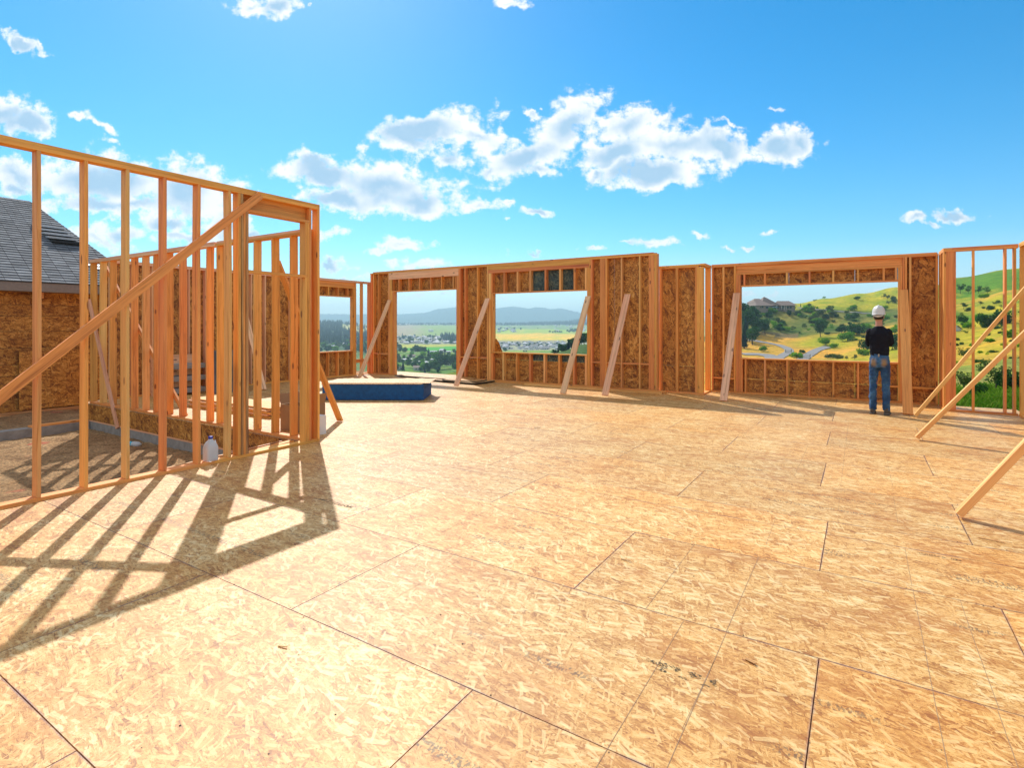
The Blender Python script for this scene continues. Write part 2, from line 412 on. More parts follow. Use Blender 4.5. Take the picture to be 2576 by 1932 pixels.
# edge distance needs a vertex ridge in the middle of each sheet: build the top as four strips instead
def floor_mesh():
    bm = build_floor()
    uvl = bm.loops.layers.uv['edge']
    tops = [f for f in bm.faces if f.calc_center_median().z > -.001]
    info = []
    for f in tops:
        xs = [l.vert.co.x for l in f.loops]; ys = [l.vert.co.y for l in f.loops]
        info.append((f, min(xs), max(xs), min(ys), max(ys)))
    for f, a, b_, c_, d_ in info:
        ls = list(f.loops); uv0 = ls[0][bm.loops.layers.uv['UVMap']].uv.copy(); p0 = ls[0].vert.co.copy()
        off = uv0 - Vector((p0.x, p0.y)); r = ls[0][bm.loops.layers.float['rnd']]
        bm.faces.remove(f)
        m_ = (a + b_) / 2, (c_ + d_) / 2; q = min((b_ - a), (d_ - c_)) / 2
        grid_x = [a, a + q, b_ - q, b_] if (b_ - a) > (d_ - c_) + .01 else [a, m_[0], b_]
        grid_y = [c_, m_[1], d_]
        V = {}
        for i, x in enumerate(grid_x):
            for j, y in enumerate(grid_y): V[i, j] = bm.verts.new((x, y, 0))
        for i in range(len(grid_x) - 1):
            for j in range(len(grid_y) - 1):
                nf = bm.faces.new([V[i, j], V[i + 1, j], V[i + 1, j + 1], V[i, j + 1]])
                for l in nf.loops:
                    p = l.vert.co; l[bm.loops.layers.uv['UVMap']].uv = (p.x + off.x, p.y + off.y); l[bm.loops.layers.float['rnd']] = r
                    l[uvl].uv = (min(p.x - a, b_ - p.x), min(p.y - c_, d_ - p.y))
    return bm_mesh(bm, 'floor')
fl = link('floor', floor_mesh(), M['floor']); tag(fl, kind='structure')
# dark joist space under the joints
bm = bmesh.new(); add_box(bm, -6.10, 2.35, -4.2, 13.16, -.30, -.024); add_box(bm, -13.02, -6.101, 4.66, 13.16, -.30, -.024)
sb = link('subfloor_framing', bm_mesh(bm, 'subfloor_framing'), M['lumber_grey']); tag(sb, kind='structure')
# carpenter's layout lines (pencil and chalk) drawn on the floor
bm = bmesh.new()
def fline(x0, y0, x1, y1, w=.0024):
    d = Vector((x1 - x0, y1 - y0, 0)); n = Vector((-d.y, d.x, 0)).normalized() * w / 2
    k = max(1, int(d.length / .35))
    pts = [Vector((x0, y0, .0012)) + d * i / k + Vector((R.gauss(0, .0007), R.gauss(0, .0007), 0)) for i in range(k + 1)]
    for a, b_ in zip(pts, pts[1:]):
        bm.faces.new([bm.verts.new(p) for p in (a - n, b_ - n, b_ + n, a + n)])
rows = [(.85, 1.85), (1.865, 2.87), (2.885, 3.9), (3.92, 4.93), (4.94, 5.96), (-.15, .82), (5.97, 8.0), (8.1, 10.0)]
for (ya, yb) in rows:
    for k in range(-12, 6):
        x = -.563 + .4065 * k
        if not (-5.9 < x < 2.2): continue
        if R.random() < .42:
            q = R.random(); fline(x + R.uniform(-.01, .01), ya + R.uniform(0, .3), x + R.uniform(-.008, .008), yb - R.uniform(0, .35), .0013 if q < .6 else .0019)
for x, y0, y1 in ((-.563, 1.0, 2.87), (-.77, 1.5, 2.87), (-.975, 2.87, 3.91), (-.565, 2.88, 3.91), (.254, 1.9, 2.87), (.464, 2.88, 3.90), (.254, 2.88, 3.9), (.459, 2.2, 2.87)):
    fline(x, y0, x, y1, .0021)
for x, y in ((-.975, 3.91), (-.565, 3.92), (.262, 3.91), (.665, 3.90), (-1.8, 4.93)):
    fline(x, y, x - .035, y + .055, .003); fline(x, y, x + .075, y + .02, .003)
fline(-4.6, 6.25, -3.9, 6.2, .004)
ll = link('layout_lines', bm_mesh(bm, 'layout_lines'), M['graphite']); tag(ll, kind='structure')
# faded maker's stamps printed on the sheets: rows of broken black letters
def stamp_letters(bm, x0, y0, n, h, gap=.9, slant=0.0):
    x = x0
    for i in range(n):
        w = h * R.uniform(.45, .75)
        for s in range(R.choice((2, 3, 3))):
            if R.random() < .5:
                xs = x + R.choice((0, w * .8)); bx = (xs, xs + w * .2, y0, y0 + h)
            else:
                ys = y0 + R.choice((0, h * .42, h * .84)); bx = (x, x + w, ys, ys + h * .16)
            a, b_, c_, d_ = bx; z = .0016 + .00008 * R.random()
            bm.faces.new([bm.verts.new(p) for p in ((a, c_, z), (b_, c_, z), (b_, d_, z), (a, d_, z))])
        x += w * (1 + .35 * gap)
        if R.random() < .12: x += h
for (x0, y0, n, h, lab) in ((-.83, 2.41, 9, .030, 'smudged black print on the near floor sheet right of centre'), (.32, 4.55, 12, .022, 'thin row of black print on the floor near the lowest right brace'),
                            (.86, 8.3, 30, .03, 'long row of black print on the floor beside the middle right brace foot'), (-2.0, 10.75, 38, .035, 'row of black print in the far wall shadow on the floor'),
                            (-4.05, 3.15, 16, .035, 'row of black print inside the stud wall shadow')):
    bm = bmesh.new()
    if n == 9:
        for i in range(420):
            tt = R.random() ** .8; x = x0 + .31 * tt; y = y0 + R.uniform(-.012, .055)
            if noise.noise(Vector((x * 22, y * 30, 0))) < .02 + .25 * (1 - tt) * (R.random() - .3): continue
            w, h_ = R.uniform(.003, .012), R.uniform(.0015, .004); z = .0013 + .00001 * i / 4
            bm.faces.new([bm.verts.new(p) for p in ((x, y, z), (x + w, y, z), (x + w, y + h_, z), (x, y + h_, z))])
    else: stamp_letters(bm, x0, y0, n, h)
    tag(link('board_stamp', bm_mesh(bm, 'board_stamp'), M['ink']), lab, 'stamp', kind='structure')

# ------------------------------------------------------------------ WALLS
def wall_x(e, Y, depth, x0, x1, top, studs=(), doubles=True, m='lumber', z0=0.0, plates=True, gaps=()):
    """wall running along X; inner face at Y, outer at Y+depth"""
    yy = (Y, Y + depth)
    if plates:
        spans = [x0] + [g for g in gaps] + [x1]
        segs = [(spans[i], spans[i + 1]) for i in range(0, len(spans) - 1, 2)] if gaps else [(x0, x1)]
        for a, b_ in segs: stick('bottom_plate', e, (a, b_), yy, (z0, z0 + T), 'lumber_red')
    stick('top_plate', e, (x0, x1), yy, (top - T, top), m)
    stick('top_plate', e, (x0, x1), (Y, Y + depth), (top - 2 * T - .001, top - T - .001), m)
    for x in studs: stick('stud', e, (x, x + T - .001), yy, (z0 + T + .0005, top - 2 * T - .0015), R.choice(('lumber', 'lumber_pale', 'lumber_red')))
def wall_y(e, X, depth, y0, y1, top, studs=(), z0=0.0):
    xx = (X, X + depth)
    stick('bottom_plate', e, xx, (y0, y1), (z0, z0 + T)); stick('top_plate', e, xx, (y0, y1), (top - T, top))
    stick('top_plate', e, xx, (y0, y1), (top - 2 * T - .001, top - T - .001))
    for y in studs: stick('stud', e, xx, (y, y + T - .001), (z0 + T + .0005, top - 2 * T - .0015), 'lumber')

# --- L1: tall near stud wall
D6, D4 = .113, .0745
L1 = empty('stud_wall', (-5.988, 1.5, 0), label='tall open stud wall at the left edge, nearest the camera, casting the long striped shadow', cat='wall')
H1 = 3.098
stick('bottom_plate', L1, (-6.101, -5.988), (-3.0, 3.36), (0, T)); stick('bottom_plate', L1, (-6.101, -5.988), (3.363, 4.747), (0, T))
stick('top_plate', L1, (-6.101, -5.988), (-3.0, 4.747), (H1 - T, H1)); stick('top_plate', L1, (-6.101, -5.988), (-3.0, 4.715), (H1 - 2 * T - .001, H1 - T - .001))
zt = H1 - 2 * T - .0015
for i, y in enumerate([-2.9 + .3405 * k for k in range(0, 14)] + [1.814, 2.158, 2.498, 2.836, 3.18, 3.516, 3.63]):
    if y < 1.78 and y > 1.74: continue
    stick('stud', L1, (-6.101, -5.988), (y, y + T - .001), (T + .0005, zt), ('lumber', 'lumber_pale', 'lumber_red', 'lumber', 'lumber_pale')[i % 5])
stick('king_stud', L1, (-6.101, -5.990), (3.664, 3.6935), (T + .0005, zt), 'lumber_bark')
stick('king_stud', L1, (-6.101, -5.988), (3.696, 3.724), (T + .0005, 2.834)); stick('trimmer_stud', L1, (-6.099, -5.989), (3.727, 3.756), (T + .0005, 2.834), 'lumber_bark')
stick('header', L1, (-6.101, -6.069), (3.696, 4.59), (2.868, zt)); stick('header_plate', L1, (-6.101, -5.988), (3.696, 4.59), (2.835, 2.867))
stick('opening_plate', L1, (-6.06, -5.986), (3.757, 4.556), (2.130, 2.162))
stick('trimmer_stud', L1, (-6.101, -5.988), (4.525, 4.556), (T + .0005, 2.129)); stick('trimmer_stud', L1, (-6.101, -5.988), (4.525, 4.556), (2.163, 2.834))
stick('king_stud', L1, (-6.101, -5.988), (4.5575, 4.589), (T + .0005, 2.834)); stick('king_stud', L1, (-6.101, -5.988), (4.5905, 4.622), (T + .0005, zt))
stick('end_stud', L1, (-6.101, -5.988), (4.716, 4.747), (T + .0005, H1 - T - .0015))
br0 = beam('diagonal_brace', None, (-5.970, .56, -.02 + .02), (-5.970, 3.89, 3.055), (0, -1, 1), .088, T, 'lumber_red')
tag(br0, 'long diagonal brace nailed across the studs of the tall near wall', 'brace')

# --- L2: wall behind the pit, running along X
L2 = empty('stud_wall', (-9.4, 4.64, 0), label='long open stud wall beyond the dirt pit, standing on the strand board rim', cat='wall')
H2 = 2.785
stick('bottom_plate', L2, (-12.64, -6.106), (4.64, 4.753), (.0, T))
stick('top_plate', L2, (-12.64, -8.26), (4.64, 4.753), (H2 - 2 * T, H2 - T - .001), 'lumber_grey'); stick('top_plate', L2, (-8.258, -6.106), (4.64, 4.753), (H2 - 2 * T, H2 - T - .001))
stick('top_plate', L2, (-12.64, -8.30), (4.64, 4.753), (H2 - T, H2), 'lumber_grey'); stick('top_plate', L2, (-8.22, -6.106), (4.64, 4.753), (H2 - T, H2), 'lumber_grey')
for i, x in enumerate((-12.62, -12.592 + .03, -12.2, -11.79, -11.37, -10.95, -10.545, -10.158, -9.74, -9.316, -8.91, -8.51, -8.233, -7.70, -7.286, -6.875, -6.471, -6.14)):
    if i == 1: continue
    stick('stud', L2, (x, x + T - .001), (4.64, 4.753), (T + .0005, H2 - 2 * T - .0005), ('lumber', 'lumber_red', 'lumber_pale', 'lumber')[i % 4])
tag(beam('diagonal_brace', None, (-12.45, 4.774, 2.78), (-9.35, 4.774, .02), (0, 0, 1), .08, T, 'lumber'), 'diagonal brace across the back of the stud wall beyond the pit', 'brace')
tag(beam('diagonal_brace', None, (-12.62, 4.622, 2.0), (-11.42, 4.622, -.36), (1, 0, 0), .085, T, 'lumber_grey'), 'steep weathered brace on the front of the wall beyond the pit, reaching down the rim', 'brace')
tag(beam('diagonal_brace', None, (-6.93, 5.88, .015), (-6.93, 4.77, 2.42), (1, 0, 0), .118, T, 'lumber'), 'bright orange brace board whose foot stands just right of the near wall end', 'brace')

# --- D: far left sheathed wall, running along Y
Dw = empty('framed_wall', (-12.9, 9.0, 0), label='far left strand board wall with a window, behind the stud walls', cat='wall')
HD = 2.85
stick('bottom_plate', Dw, (-13.018, -12.9), (5.1, 12.24), (0, T)); stick('top_plate', Dw, (-13.018, -12.9), (5.1, 12.26), (HD - T, HD), 'lumber_grey')
stick('top_plate', Dw, (-13.018, -12.9), (5.1, 12.24), (HD - 2 * T - .001, HD - T - .001), 'lumber_grey')
zt = HD - 2 * T - .0015
for y in [5.1, 5.14] + [5.5 + .38 * k for k in range(0, 11)]: stick('stud', Dw, (-13.018, -12.9), (y, y + T - .001), (T + .0005, zt), 'lumber_grey')
stick('king_stud', Dw, (-13.018, -12.9), (9.62, 9.65), (T + .0005, zt)); stick('trimmer_stud', Dw, (-13.018, -12.9), (9.652, 9.682), (T + .0005, 2.61))
stick('trimmer_stud', Dw, (-13.018, -12.9), (11.433, 11.464), (T + .0005, 2.61)); stick('trimmer_stud', Dw, (-13.018, -12.9), (11.466, 11.496), (T + .0005, 2.61))
stick('king_stud', Dw, (-13.018, -12.9), (11.498, 11.53), (T + .0005, zt)); stick('king_stud', Dw, (-13.018, -12.9), (11.532, 11.565), (T + .0005, zt))
stick('header', Dw, (-13.018, -12.93), (9.652, 11.497), (2.645, zt)); stick('header_plate', Dw, (-13.018, -12.9), (9.652, 11.497), (2.612, 2.644))
stick('lintel_plate', Dw, (-13.018, -12.9), (9.684, 11.432), (2.342, 2.374)); stick('window_sill', Dw, (-13.018, -12.9), (9.684, 11.432), (.718, .750))
for y in (9.84, 10.18, 10.527, 10.875, 11.23):
    stick('cripple_stud', Dw, (-13.018, -12.9), (y, y + T), (2.375, 2.611)); stick('cripple_stud', Dw, (-13.018, -12.9), (y, y + T), (T + .0005, .7175))
stick('stud', Dw, (-13.018, -12.9), (11.80, 11.832), (T + .0005, zt)); stick('stud', Dw, (-13.018, -12.9), (12.10, 12.132), (T + .0005, zt), 'lumber_red'); stick('end_stud', Dw, (-13.018, -12.9), (12.175, 12.235), (T + .0005, zt), 'lumber_red')
stick('blocking', Dw, (-12.96, -12.925), (11.57, 12.1), (.36, .47), 'lumber_red')
for (a, b_, c_, d_) in ((5.08, 6.1, -.02, HD), (6.105, 7.13, -.02, HD), (7.135, 8.15, -.02, HD), (8.155, 9.68, -.02, HD), (9.685, 11.431, -.02, .745), (9.685, 11.431, 2.346, HD), (11.435, 11.565, -.02, HD)):
    sheet('sheathing_panel', Dw, (-13.032, -13.020), (a, b_), (c_, d_))

# --- C: middle far wall
Cw = empty('framed_wall', (-8.3, 12.12, 0), label='highest far wall in the middle with a doorway opening and one window opening', cat='wall')
HC = 3.15; Y0, Y1 = 12.12, 12.236
stick('bottom_plate', Cw, (-12.775, -11.886), (Y0, Y1), (0, T)); stick('bottom_plate', Cw, (-9.508, -3.83), (Y0, Y1), (0, T), 'lumber_red')
stick('top_plate', Cw, (-12.775, -3.93), (Y0, Y1), (HC - T, HC)); stick('top_plate', Cw, (-12.9, -3.83), (Y0, Y1), (HC - 2 * T - .001, HC - T - .001))
zt = HC - 2 * T - .0015
def cs(x, name='stud', z0=T + .0005, z1=None, w=T, m=None): stick(name, Cw, (x, x + w - .001), (Y0, Y1), (z0, zt if z1 is None else z1), m or R.choice(('lumber', 'lumber_pale', 'lumber_red')))
cs(-12.89, 'end_stud', 0.0, w=.062, m='lumber_red'); cs(-12.775); cs(-12.57); cs(-12.128, 'king_stud'); 
for x in (-12.095, -12.0): pass
cs(-12.095, 'trimmer_stud', z1=2.885, w=.04); cs(-12.05, 'trimmer_stud', z1=2.885, w=.10, m='lumber'); cs(-11.948, 'trimmer_stud', z1=2.508, w=.064, m='lumber_red')
stick('header', Cw, (-12.094, -9.434), (Y0, Y0 + .06), (2.887, zt), 'lumber_grey'); stick('header', Cw, (-12.094, -9.434), (Y0 + .062, Y1), (2.887, zt), 'lumber_grey')
for x in (-11.975, -11.707, -11.303, -10.888, -10.472, -10.061, -9.644, -9.56): cs(x + .002, 'cripple_stud', 2.541, 2.886)
stick('lintel_plate', Cw, (-11.946, -9.51), (Y0, Y1), (2.508, 2.540))
cs(-9.508, 'trimmer_stud', z1=2.886, w=.036); cs(-9.471, 'trimmer_stud', z1=2.886, w=.036); cs(-9.433, 'king_stud', w=.07, m='lumber_red')
cs(-9.23); cs(-8.806); cs(-8.472, 'king_stud'); cs(-8.440, 'trimmer_stud', z1=2.896, w=.034); cs(-8.405, 'trimmer_stud', z1=2.896, w=.06); cs(-8.344, 'trimmer_stud', z1=.770, w=.07); cs(-8.344, 'trimmer_stud', .803, 2.346, w=.07)
stick('header', Cw, (-8.439, -5.491), (Y0, Y0 + .06), (2.897, 2.985), 'lumber_red'); stick('header', Cw, (-8.439, -5.491), (Y0, Y0 + .06), (2.987, zt), 'lumber'); stick('header', Cw, (-8.439, -5.491), (Y0 + .062, Y1), (2.897, zt))
stick('lintel_plate', Cw, (-8.345, -5.545), (Y0, Y1), (2.347, 2.379)); stick('window_sill', Cw, (-8.345, -5.545), (Y0 - .004, Y1), (.771, .802))
for x in (-8.343, -7.943, -7.533, -7.152, -6.706, -6.294, -5.90, -5.60): cs(x, 'cripple_stud', 2.380, 2.896, w=.05)
for x in (-7.972, -7.561, -7.156, -6.739, -6.323, -5.917, -5.60): cs(x, 'cripple_stud', z1=.770, w=.05)
cs(-5.544, 'trimmer_stud', z1=2.896, w=.052); cs(-5.490, 'king_stud', w=.04); cs(-5.449, 'king_stud', w=.042, m='lumber_red')
cs(-5.21, 'post', w=.13, m='lumber_red'); cs(-5.078, w=.045); cs(-4.695); cs(-4.259)
cs(-4.03, 'post', w=.13, m='lumber_red'); cs(-3.898, 'end_stud'); cs(-3.865, 'end_stud', w=.034)
for a, b_ in ((-12.538, -12.13), (-12.743, -12.572), (-9.362, -9.231), (-9.197, -8.807), (-8.773, -8.473), (-5.406, -5.211), (-5.032, -4.696), (-4.662, -4.26), (-4.226, -4.031)):
    stick('blocking', Cw, (a, b_), (Y0 + .003, Y1 - .003), (.615, .646), 'lumber_red')
zs = (-.02, .60, HC)
for (a, b_) in ((-12.775, -11.886), (-9.507, -8.50), (-8.495, -8.275), (-5.55, -4.90), (-4.895, -3.88)):
    sheet('sheathing_panel', Cw, (a, b_), (Y1 + .002, Y1 + .013), (-.02, .598), swap=False); sheet('sheathing_panel', Cw, (a, b_), (Y1 + .002, Y1 + .013), (.602, HC))
sheet('sheathing_panel', Cw, (-11.884, -9.509), (Y1 + .002, Y1 + .013), (2.512, HC))
sheet('sheathing_panel', Cw, (-8.273, -7.16), (Y1 + .002, Y1 + .013), (2.350, HC)); sheet('sheathing_panel', Cw, (-5.93, -5.553), (Y1 + .002, Y1 + .013), (2.350, HC))
sheet('sheathing_panel', Cw, (-7.157, -5.933), (Y1 + .002, Y1 + .013), (2.350, HC), m='sheath_green')
sheet('sheathing_panel', Cw, (-8.273, -7.16), (Y1 + .002, Y1 + .013), (.602, .775)); sheet('sheathing_panel', Cw, (-7.157, -5.553), (Y1 + .002, Y1 + .013), (.602, .775), m='sheath_green')
sheet('sheathing_panel', Cw, (-8.273, -5.553), (Y1 + .002, Y1 + .013), (-.02, .598), swap=False)
# extra plate boards lying along the foot of the wall
tag(stick('loose_board', None, (-8.92, -3.62), (12.02, 12.113), (.0, .066), 'lumber_red'), 'long reddish board lying on the floor along the foot of the middle far wall', 'board')
tag(stick('loose_board', None, (-7.2, -3.70), (11.95, 12.017), (.0, .036), 'lumber_pale'), 'narrower board lying in front of the long board at the middle far wall', 'board')
# curled sheathing offcut
bm = bmesh.new(); uvl = bm.loops.layers.uv.new('UVMap'); col = bm.loops.layers.float.new('rnd')
prof = [(-8.60, 1.150, 12.30), (-8.40, 1.155, 12.29), (-8.27, 1.14, 12.285), (-8.20, 1.06, 12.28), (-8.13, .93, 12.27), (-8.055, .79, 12.262)]
topv = [bm.verts.new((x, y, z)) for x, z, y in prof]; bot = [bm.verts.new((x, y - .012, .60)) for x, z, y in prof]
for i in range(5): bm.faces.new([bot[i], bot[i + 1], topv[i + 1], topv[i]])
bmesh.ops.solidify(bm, geom=bm.faces[:], thickness=.012)
for f in bm.faces:
    for l in f.loops: l[uvl].uv = (l.vert.co.z, l.vert.co.x); l[col] = .5
tag(link('sheathing_offcut', bm_mesh(bm, 'sheathing_offcut'), M['sheath']), 'curled strand board offcut at the lower left corner of the middle wall window', 'board')

# --- E and return
Ew = empty('framed_wall', (-3.4, 12.33, 0), label='short low sheathed wall between the high middle wall and the corner post', cat='wall')
HE = 2.85; Y0, Y1 = 12.33, 12.446
stick('bottom_plate', Ew, (-3.87, -2.872), (Y0, Y1), (0, T), 'lumber_red'); stick('top_plate', Ew, (-3.87, -2.872), (Y0, Y1), (HE - T, HE)); stick('top_plate', Ew, (-3.87, -2.99), (Y0, Y1), (HE - 2 * T - .001, HE - T - .001))
zt = HE - 2 * T - .0015
for x, w, n in ((-3.86, .05, 'stud'), (-3.489, .05, 'stud'), (-3.062, .035, 'stud'), (-3.025, .13, 'corner_post')): stick(n, Ew, (x, x + w), (Y0, Y1), (T + .0005, zt), 'lumber_red' if n == 'stud' and x < -3.8 else 'lumber')
sheet('sheathing_panel', Ew, (-3.87, -2.99), (Y1 + .002, Y1 + .013), (-.02, .598), swap=False); sheet('sheathing_panel', Ew, (-3.87, -2.99), (Y1 + .002, Y1 + .013), (.602, HE))
Rw = empty('framed_wall', (-2.93, 12.75, 0), label='very short return wall at the corner post, glowing orange, with an open cavity', cat='wall')
wall_y(Rw, -2.988, .116, 12.449, 13.028, 2.87, (12.93,)); 
stick('stud', Rw, (-2.988, -2.872), (12.97, 13.0), (T + .001, 2.80))

# --- F: right far wall with the big window
Fw = empty('framed_wall', (-.8, 13.03, 0), label='right far wall framing the big window the man looks through', cat='wall')
HF = 2.89; Y0, Y1 = 13.03, 13.146
stick('bottom_plate', Fw, (-2.87, 1.235), (Y0, Y1), (0, T), 'lumber_red'); stick('top_plate', Fw, (-2.87, 1.215), (Y0, Y1), (HF - T, HF)); stick('top_plate', Fw, (-2.87, 1.235), (Y0, Y1), (HF - 2 * T - .001, HF - T - .001))
zt = HF - 2 * T - .0015
def fs_(x, name='stud', z0=T + .0005, z1=None, w=T, m=None): stick(name, Fw, (x, x + w - .001), (Y0, Y1), (z0, zt if z1 is None else z1), m or R.choice(('lumber', 'lumber_pale', 'lumber_red')))
fs_(-2.868, w=.034, m='lumber_red'); fs_(-2.632, w=.036); fs_(-2.387, 'king_stud', w=.04); fs_(-2.345, 'trimmer_stud', z1=2.632, w=.05); fs_(-2.293, 'trimmer_stud', z1=2.632, w=.05, m='lumber_red')
stick('header', Fw, (-2.346, .686), (Y0 + .035, Y1), (2.667, zt)); stick('header_plate', Fw, (-2.346, .686), (Y0, Y1), (2.634, 2.666))
stick('lintel_plate', Fw, (-2.242, .614), (Y0, Y1), (2.365, 2.397), 'lumber_red'); stick('window_sill', Fw, (-2.30 + .058, .614), (Y0 - .004, Y1), (.757, .789))
for x in (-2.19, -1.774, -1.346, -.919, -.49, -.061, .364, .565): fs_(x, 'cripple_stud', 2.398, 2.633, w=.036)
for x in (-2.24, -2.165, -1.774, -1.339, -.923, -.49, -.061, .38): fs_(x, 'cripple_stud', z1=.756, w=.036)
fs_(.616, 'trimmer_stud', z1=2.633, w=.034); fs_(.651, 'trimmer_stud', z1=2.633, w=.034, m='lumber_red'); fs_(.688, 'king_stud', w=.03); fs_(.722, 'king_stud', w=.034); fs_(.79, w=.036); fs_(1.2, 'end_stud', w=.034)
for a, b_ in ((.417, .614), (.828, 1.199), (-2.595, -2.388), (-2.833, -2.633)): stick('blocking', Fw, (a, b_), (Y0 + .003, Y1 - .003), (.30, .332))
for (a, b_) in ((-2.87, -2.244), (.616, 1.235)):
    sheet('sheathing_panel', Fw, (a, b_), (Y1 + .002, Y1 + .013), (-.02, .298), swap=False); sheet('sheathing_panel', Fw, (a, b_), (Y1 + .002, Y1 + .013), (.302, HF))
for (a, b_) in ((-2.242, -1.30), (-1.296, -.10), (-.096, .613)):
    sheet('sheathing_panel', Fw, (a, b_), (Y1 + .002, Y1 + .013), (-.02, .318), swap=False); sheet('sheathing_panel', Fw, (a, b_), (Y1 + .002, Y1 + .013), (.323, .762), swap=(R.random() < .5))
    sheet('sheathing_panel', Fw, (a, b_), (Y1 + .002, Y1 + .013), (2.37, HF), swap=False)

# --- right: return, open panel H and side wall J
Gw = empty('framed_wall', (1.29, 12.7, 0), label='short return wall just right of the man, seen edge on', cat='wall')
wall_y(Gw, 1.238, .08, 12.42, 13.028, 2.885, (12.7, 12.99))
sheet('sheathing_panel', Gw, (1.320, 1.332), (12.45, 13.02), (-.02, 2.82))
Hw = empty('stud_wall', (1.7, 12.3, 0), label='open stud panel at the right with the green hillside showing between its studs', cat='wall')
Y0, Y1 = 12.30, 12.416; HH = 2.878
stick('bottom_plate', Hw, (1.238, 2.228), (Y0, Y1), (0, T), 'lumber_red'); stick('top_plate', Hw, (1.238, 1.355), (Y0, Y1), (HH - T, HH)); stick('top_plate', Hw, (1.36, 2.228), (Y0, Y1), (HH - T, HH), 'lumber_red'); stick('top_plate', Hw, (1.238, 2.228), (Y0, Y1), (HH - 2 * T - .001, HH - T - .001), 'lumber_red')
zt = HH - 2 * T - .0015
stick('corner_stud', Hw, (1.238, 1.272), (Y0, Y1), (T + .0005, zt)); stick('corner_board', Hw, (1.274, 1.412), (Y0 + .01, Y0 + .042), (T + .0005, zt), 'lumber_red')
stick('stud', Hw, (1.632, 1.664), (Y0, Y0 + .075), (T + .0005, zt)); stick('stud', Hw, (2.05, 2.082), (Y0, Y1), (T + .0005, zt), 'lumber_red'); stick('end_stud', Hw, (2.17, 2.202), (Y0, Y1), (T + .0005, zt))
Jw = empty('stud_wall', (2.23, 8.0, 0), label='open side wall at the right edge of the photo, where the long braces are nailed', cat='wall')
wall_y(Jw, 2.232, .113, 2.0, 12.298, 2.885, [2.2 + .4 * k for k in range(25)] + [12.22])
# right braces
for (bx, by, bz, tx, tz, lab) in ((.76, 11.19, 0, 2.25, 2.30, 'farthest of the three long braces at the right, foot beside the upright plank'), (.63, 9.02, 0, 2.25, 2.16, 'middle long brace at the right, sunlit top edge, foot on the bare floor'),
                                  (.655, 5.56, 0, 2.25, 2.45, 'nearest long brace at the right, only its foot in view')):
    tag(beam('diagonal_brace', None, (bx, by, bz + .03), (tx, by, tz), (0, 1, 0), .075, .05, 'lumber_pale'), lab, 'brace', group='long braces nailed to the right side wall')
# leaning planks: foot on floor, top against the wall face
PL = [((-12.2, 11.05), (-12.05, 12.10), 2.26, 'weathered plank leaning at the left side of the doorway opening'),
      ((-8.48, 10.80), (-8.43, 12.10), 2.22, 'weathered plank leaning between the doorway opening and the middle window, foot by the flat sheets'),
      ((-5.52, 10.81), (-5.50, 12.10), 2.20, 'weathered plank leaning at the right side of the middle window opening'),
      ((-4.62, 11.01), (-4.52, 12.10), 2.22, 'weathered plank leaning on the sheathing of the high middle wall right of its window'),
      ((-2.30, 11.48), (-2.325, 13.01), 2.22, 'weathered plank leaning at the left side of the big right window'),
      ((.675, 11.42), (.70, 13.01), 2.19, 'pinkish plank leaning at the right side of the big window, beside the man')]
for (f, tp, h, lab) in PL:
    m_ = 'lumber_grey' if tp[0] < .5 else 'lumber_red'
    tag(beam('leaning_plank', None, (f[0], f[1], .012), (tp[0], tp[1], h), (1, 0, 0), .142, T, m_), lab, 'plank', group='planks propped against the far walls')
tag(beam('leaning_plank', None, (-11.75, 7.75, .012), (-12.87, 7.95, 1.9), (0, 1, 0), .118, T, 'lumber_grey'), 'grey plank leaning on the far left wall, glimpsed between the near studs', 'plank')

# ------------------------------------------------------------------ PROPS
def rot_stack(name, corner, ux, L, W, z0, z1, m, parent=None, bev=.0):
    """slab with one corner given, ux = direction of its length, width direction is left of ux"""
    u = Vector((ux[0], ux[1], 0)).normalized(); v = Vector((-u.y, u.x, 0)); c = Vector((corner[0], corner[1], 0))
    bm = bmesh.new()
    add_box(bm, 0, L, 0, W, z0, z1)
    uvl = bm.loops.layers.uv.new('UVMap'); ed = bm.loops.layers.uv.new('edge'); col = bm.loops.layers.float.new('rnd')
    for f in bm.faces:
        for l in f.loops: l[uvl].uv = (l.vert.co.x + corner[0], l.vert.co.y); l[ed].uv = (1, 1); l[col] = .4
    for vv in bm.verts: vv.co = c + u * vv.co.x + v * vv.co.y + Vector((0, 0, vv.co.z))
    me = bm_mesh(bm, name); o = link(name, me, m, parent)
    if parent is not None: o.location = -Vector(parent.location)
    return o
bs = empty('sheet_stack', (-8.4, 8.3, 0), label='waist-low stack of strand board sheets with blue painted edges on the open floor', cat='sheet stack')
cr = (-9.15, 7.315); ux = (-7.416 + 9.15, 8.386 - 7.315)
nS = 16
for i in range(nS):
    z0 = .012 + i * .0196; j = R.uniform(-.003, .003)
    o = rot_stack('board_sheet', (cr[0] + j, cr[1] + j), ux, 2.04 + R.uniform(-.004, .004), 1.0, z0, z0 + .0190, M['blue'], bs)
rot_stack('top_sheet', (cr[0] - .01, cr[1] - .02), ux, 2.035, 1.01, .012 + nS * .0196, .012 + nS * .0196 + .012, M['floor'], bs)
rot_stack('top_sheet', (cr[0] + .09, cr[1] + .10), ux, 2.035, .93, .026 + nS * .0196, .026 + nS * .0196 + .009, M['floor'], bs)
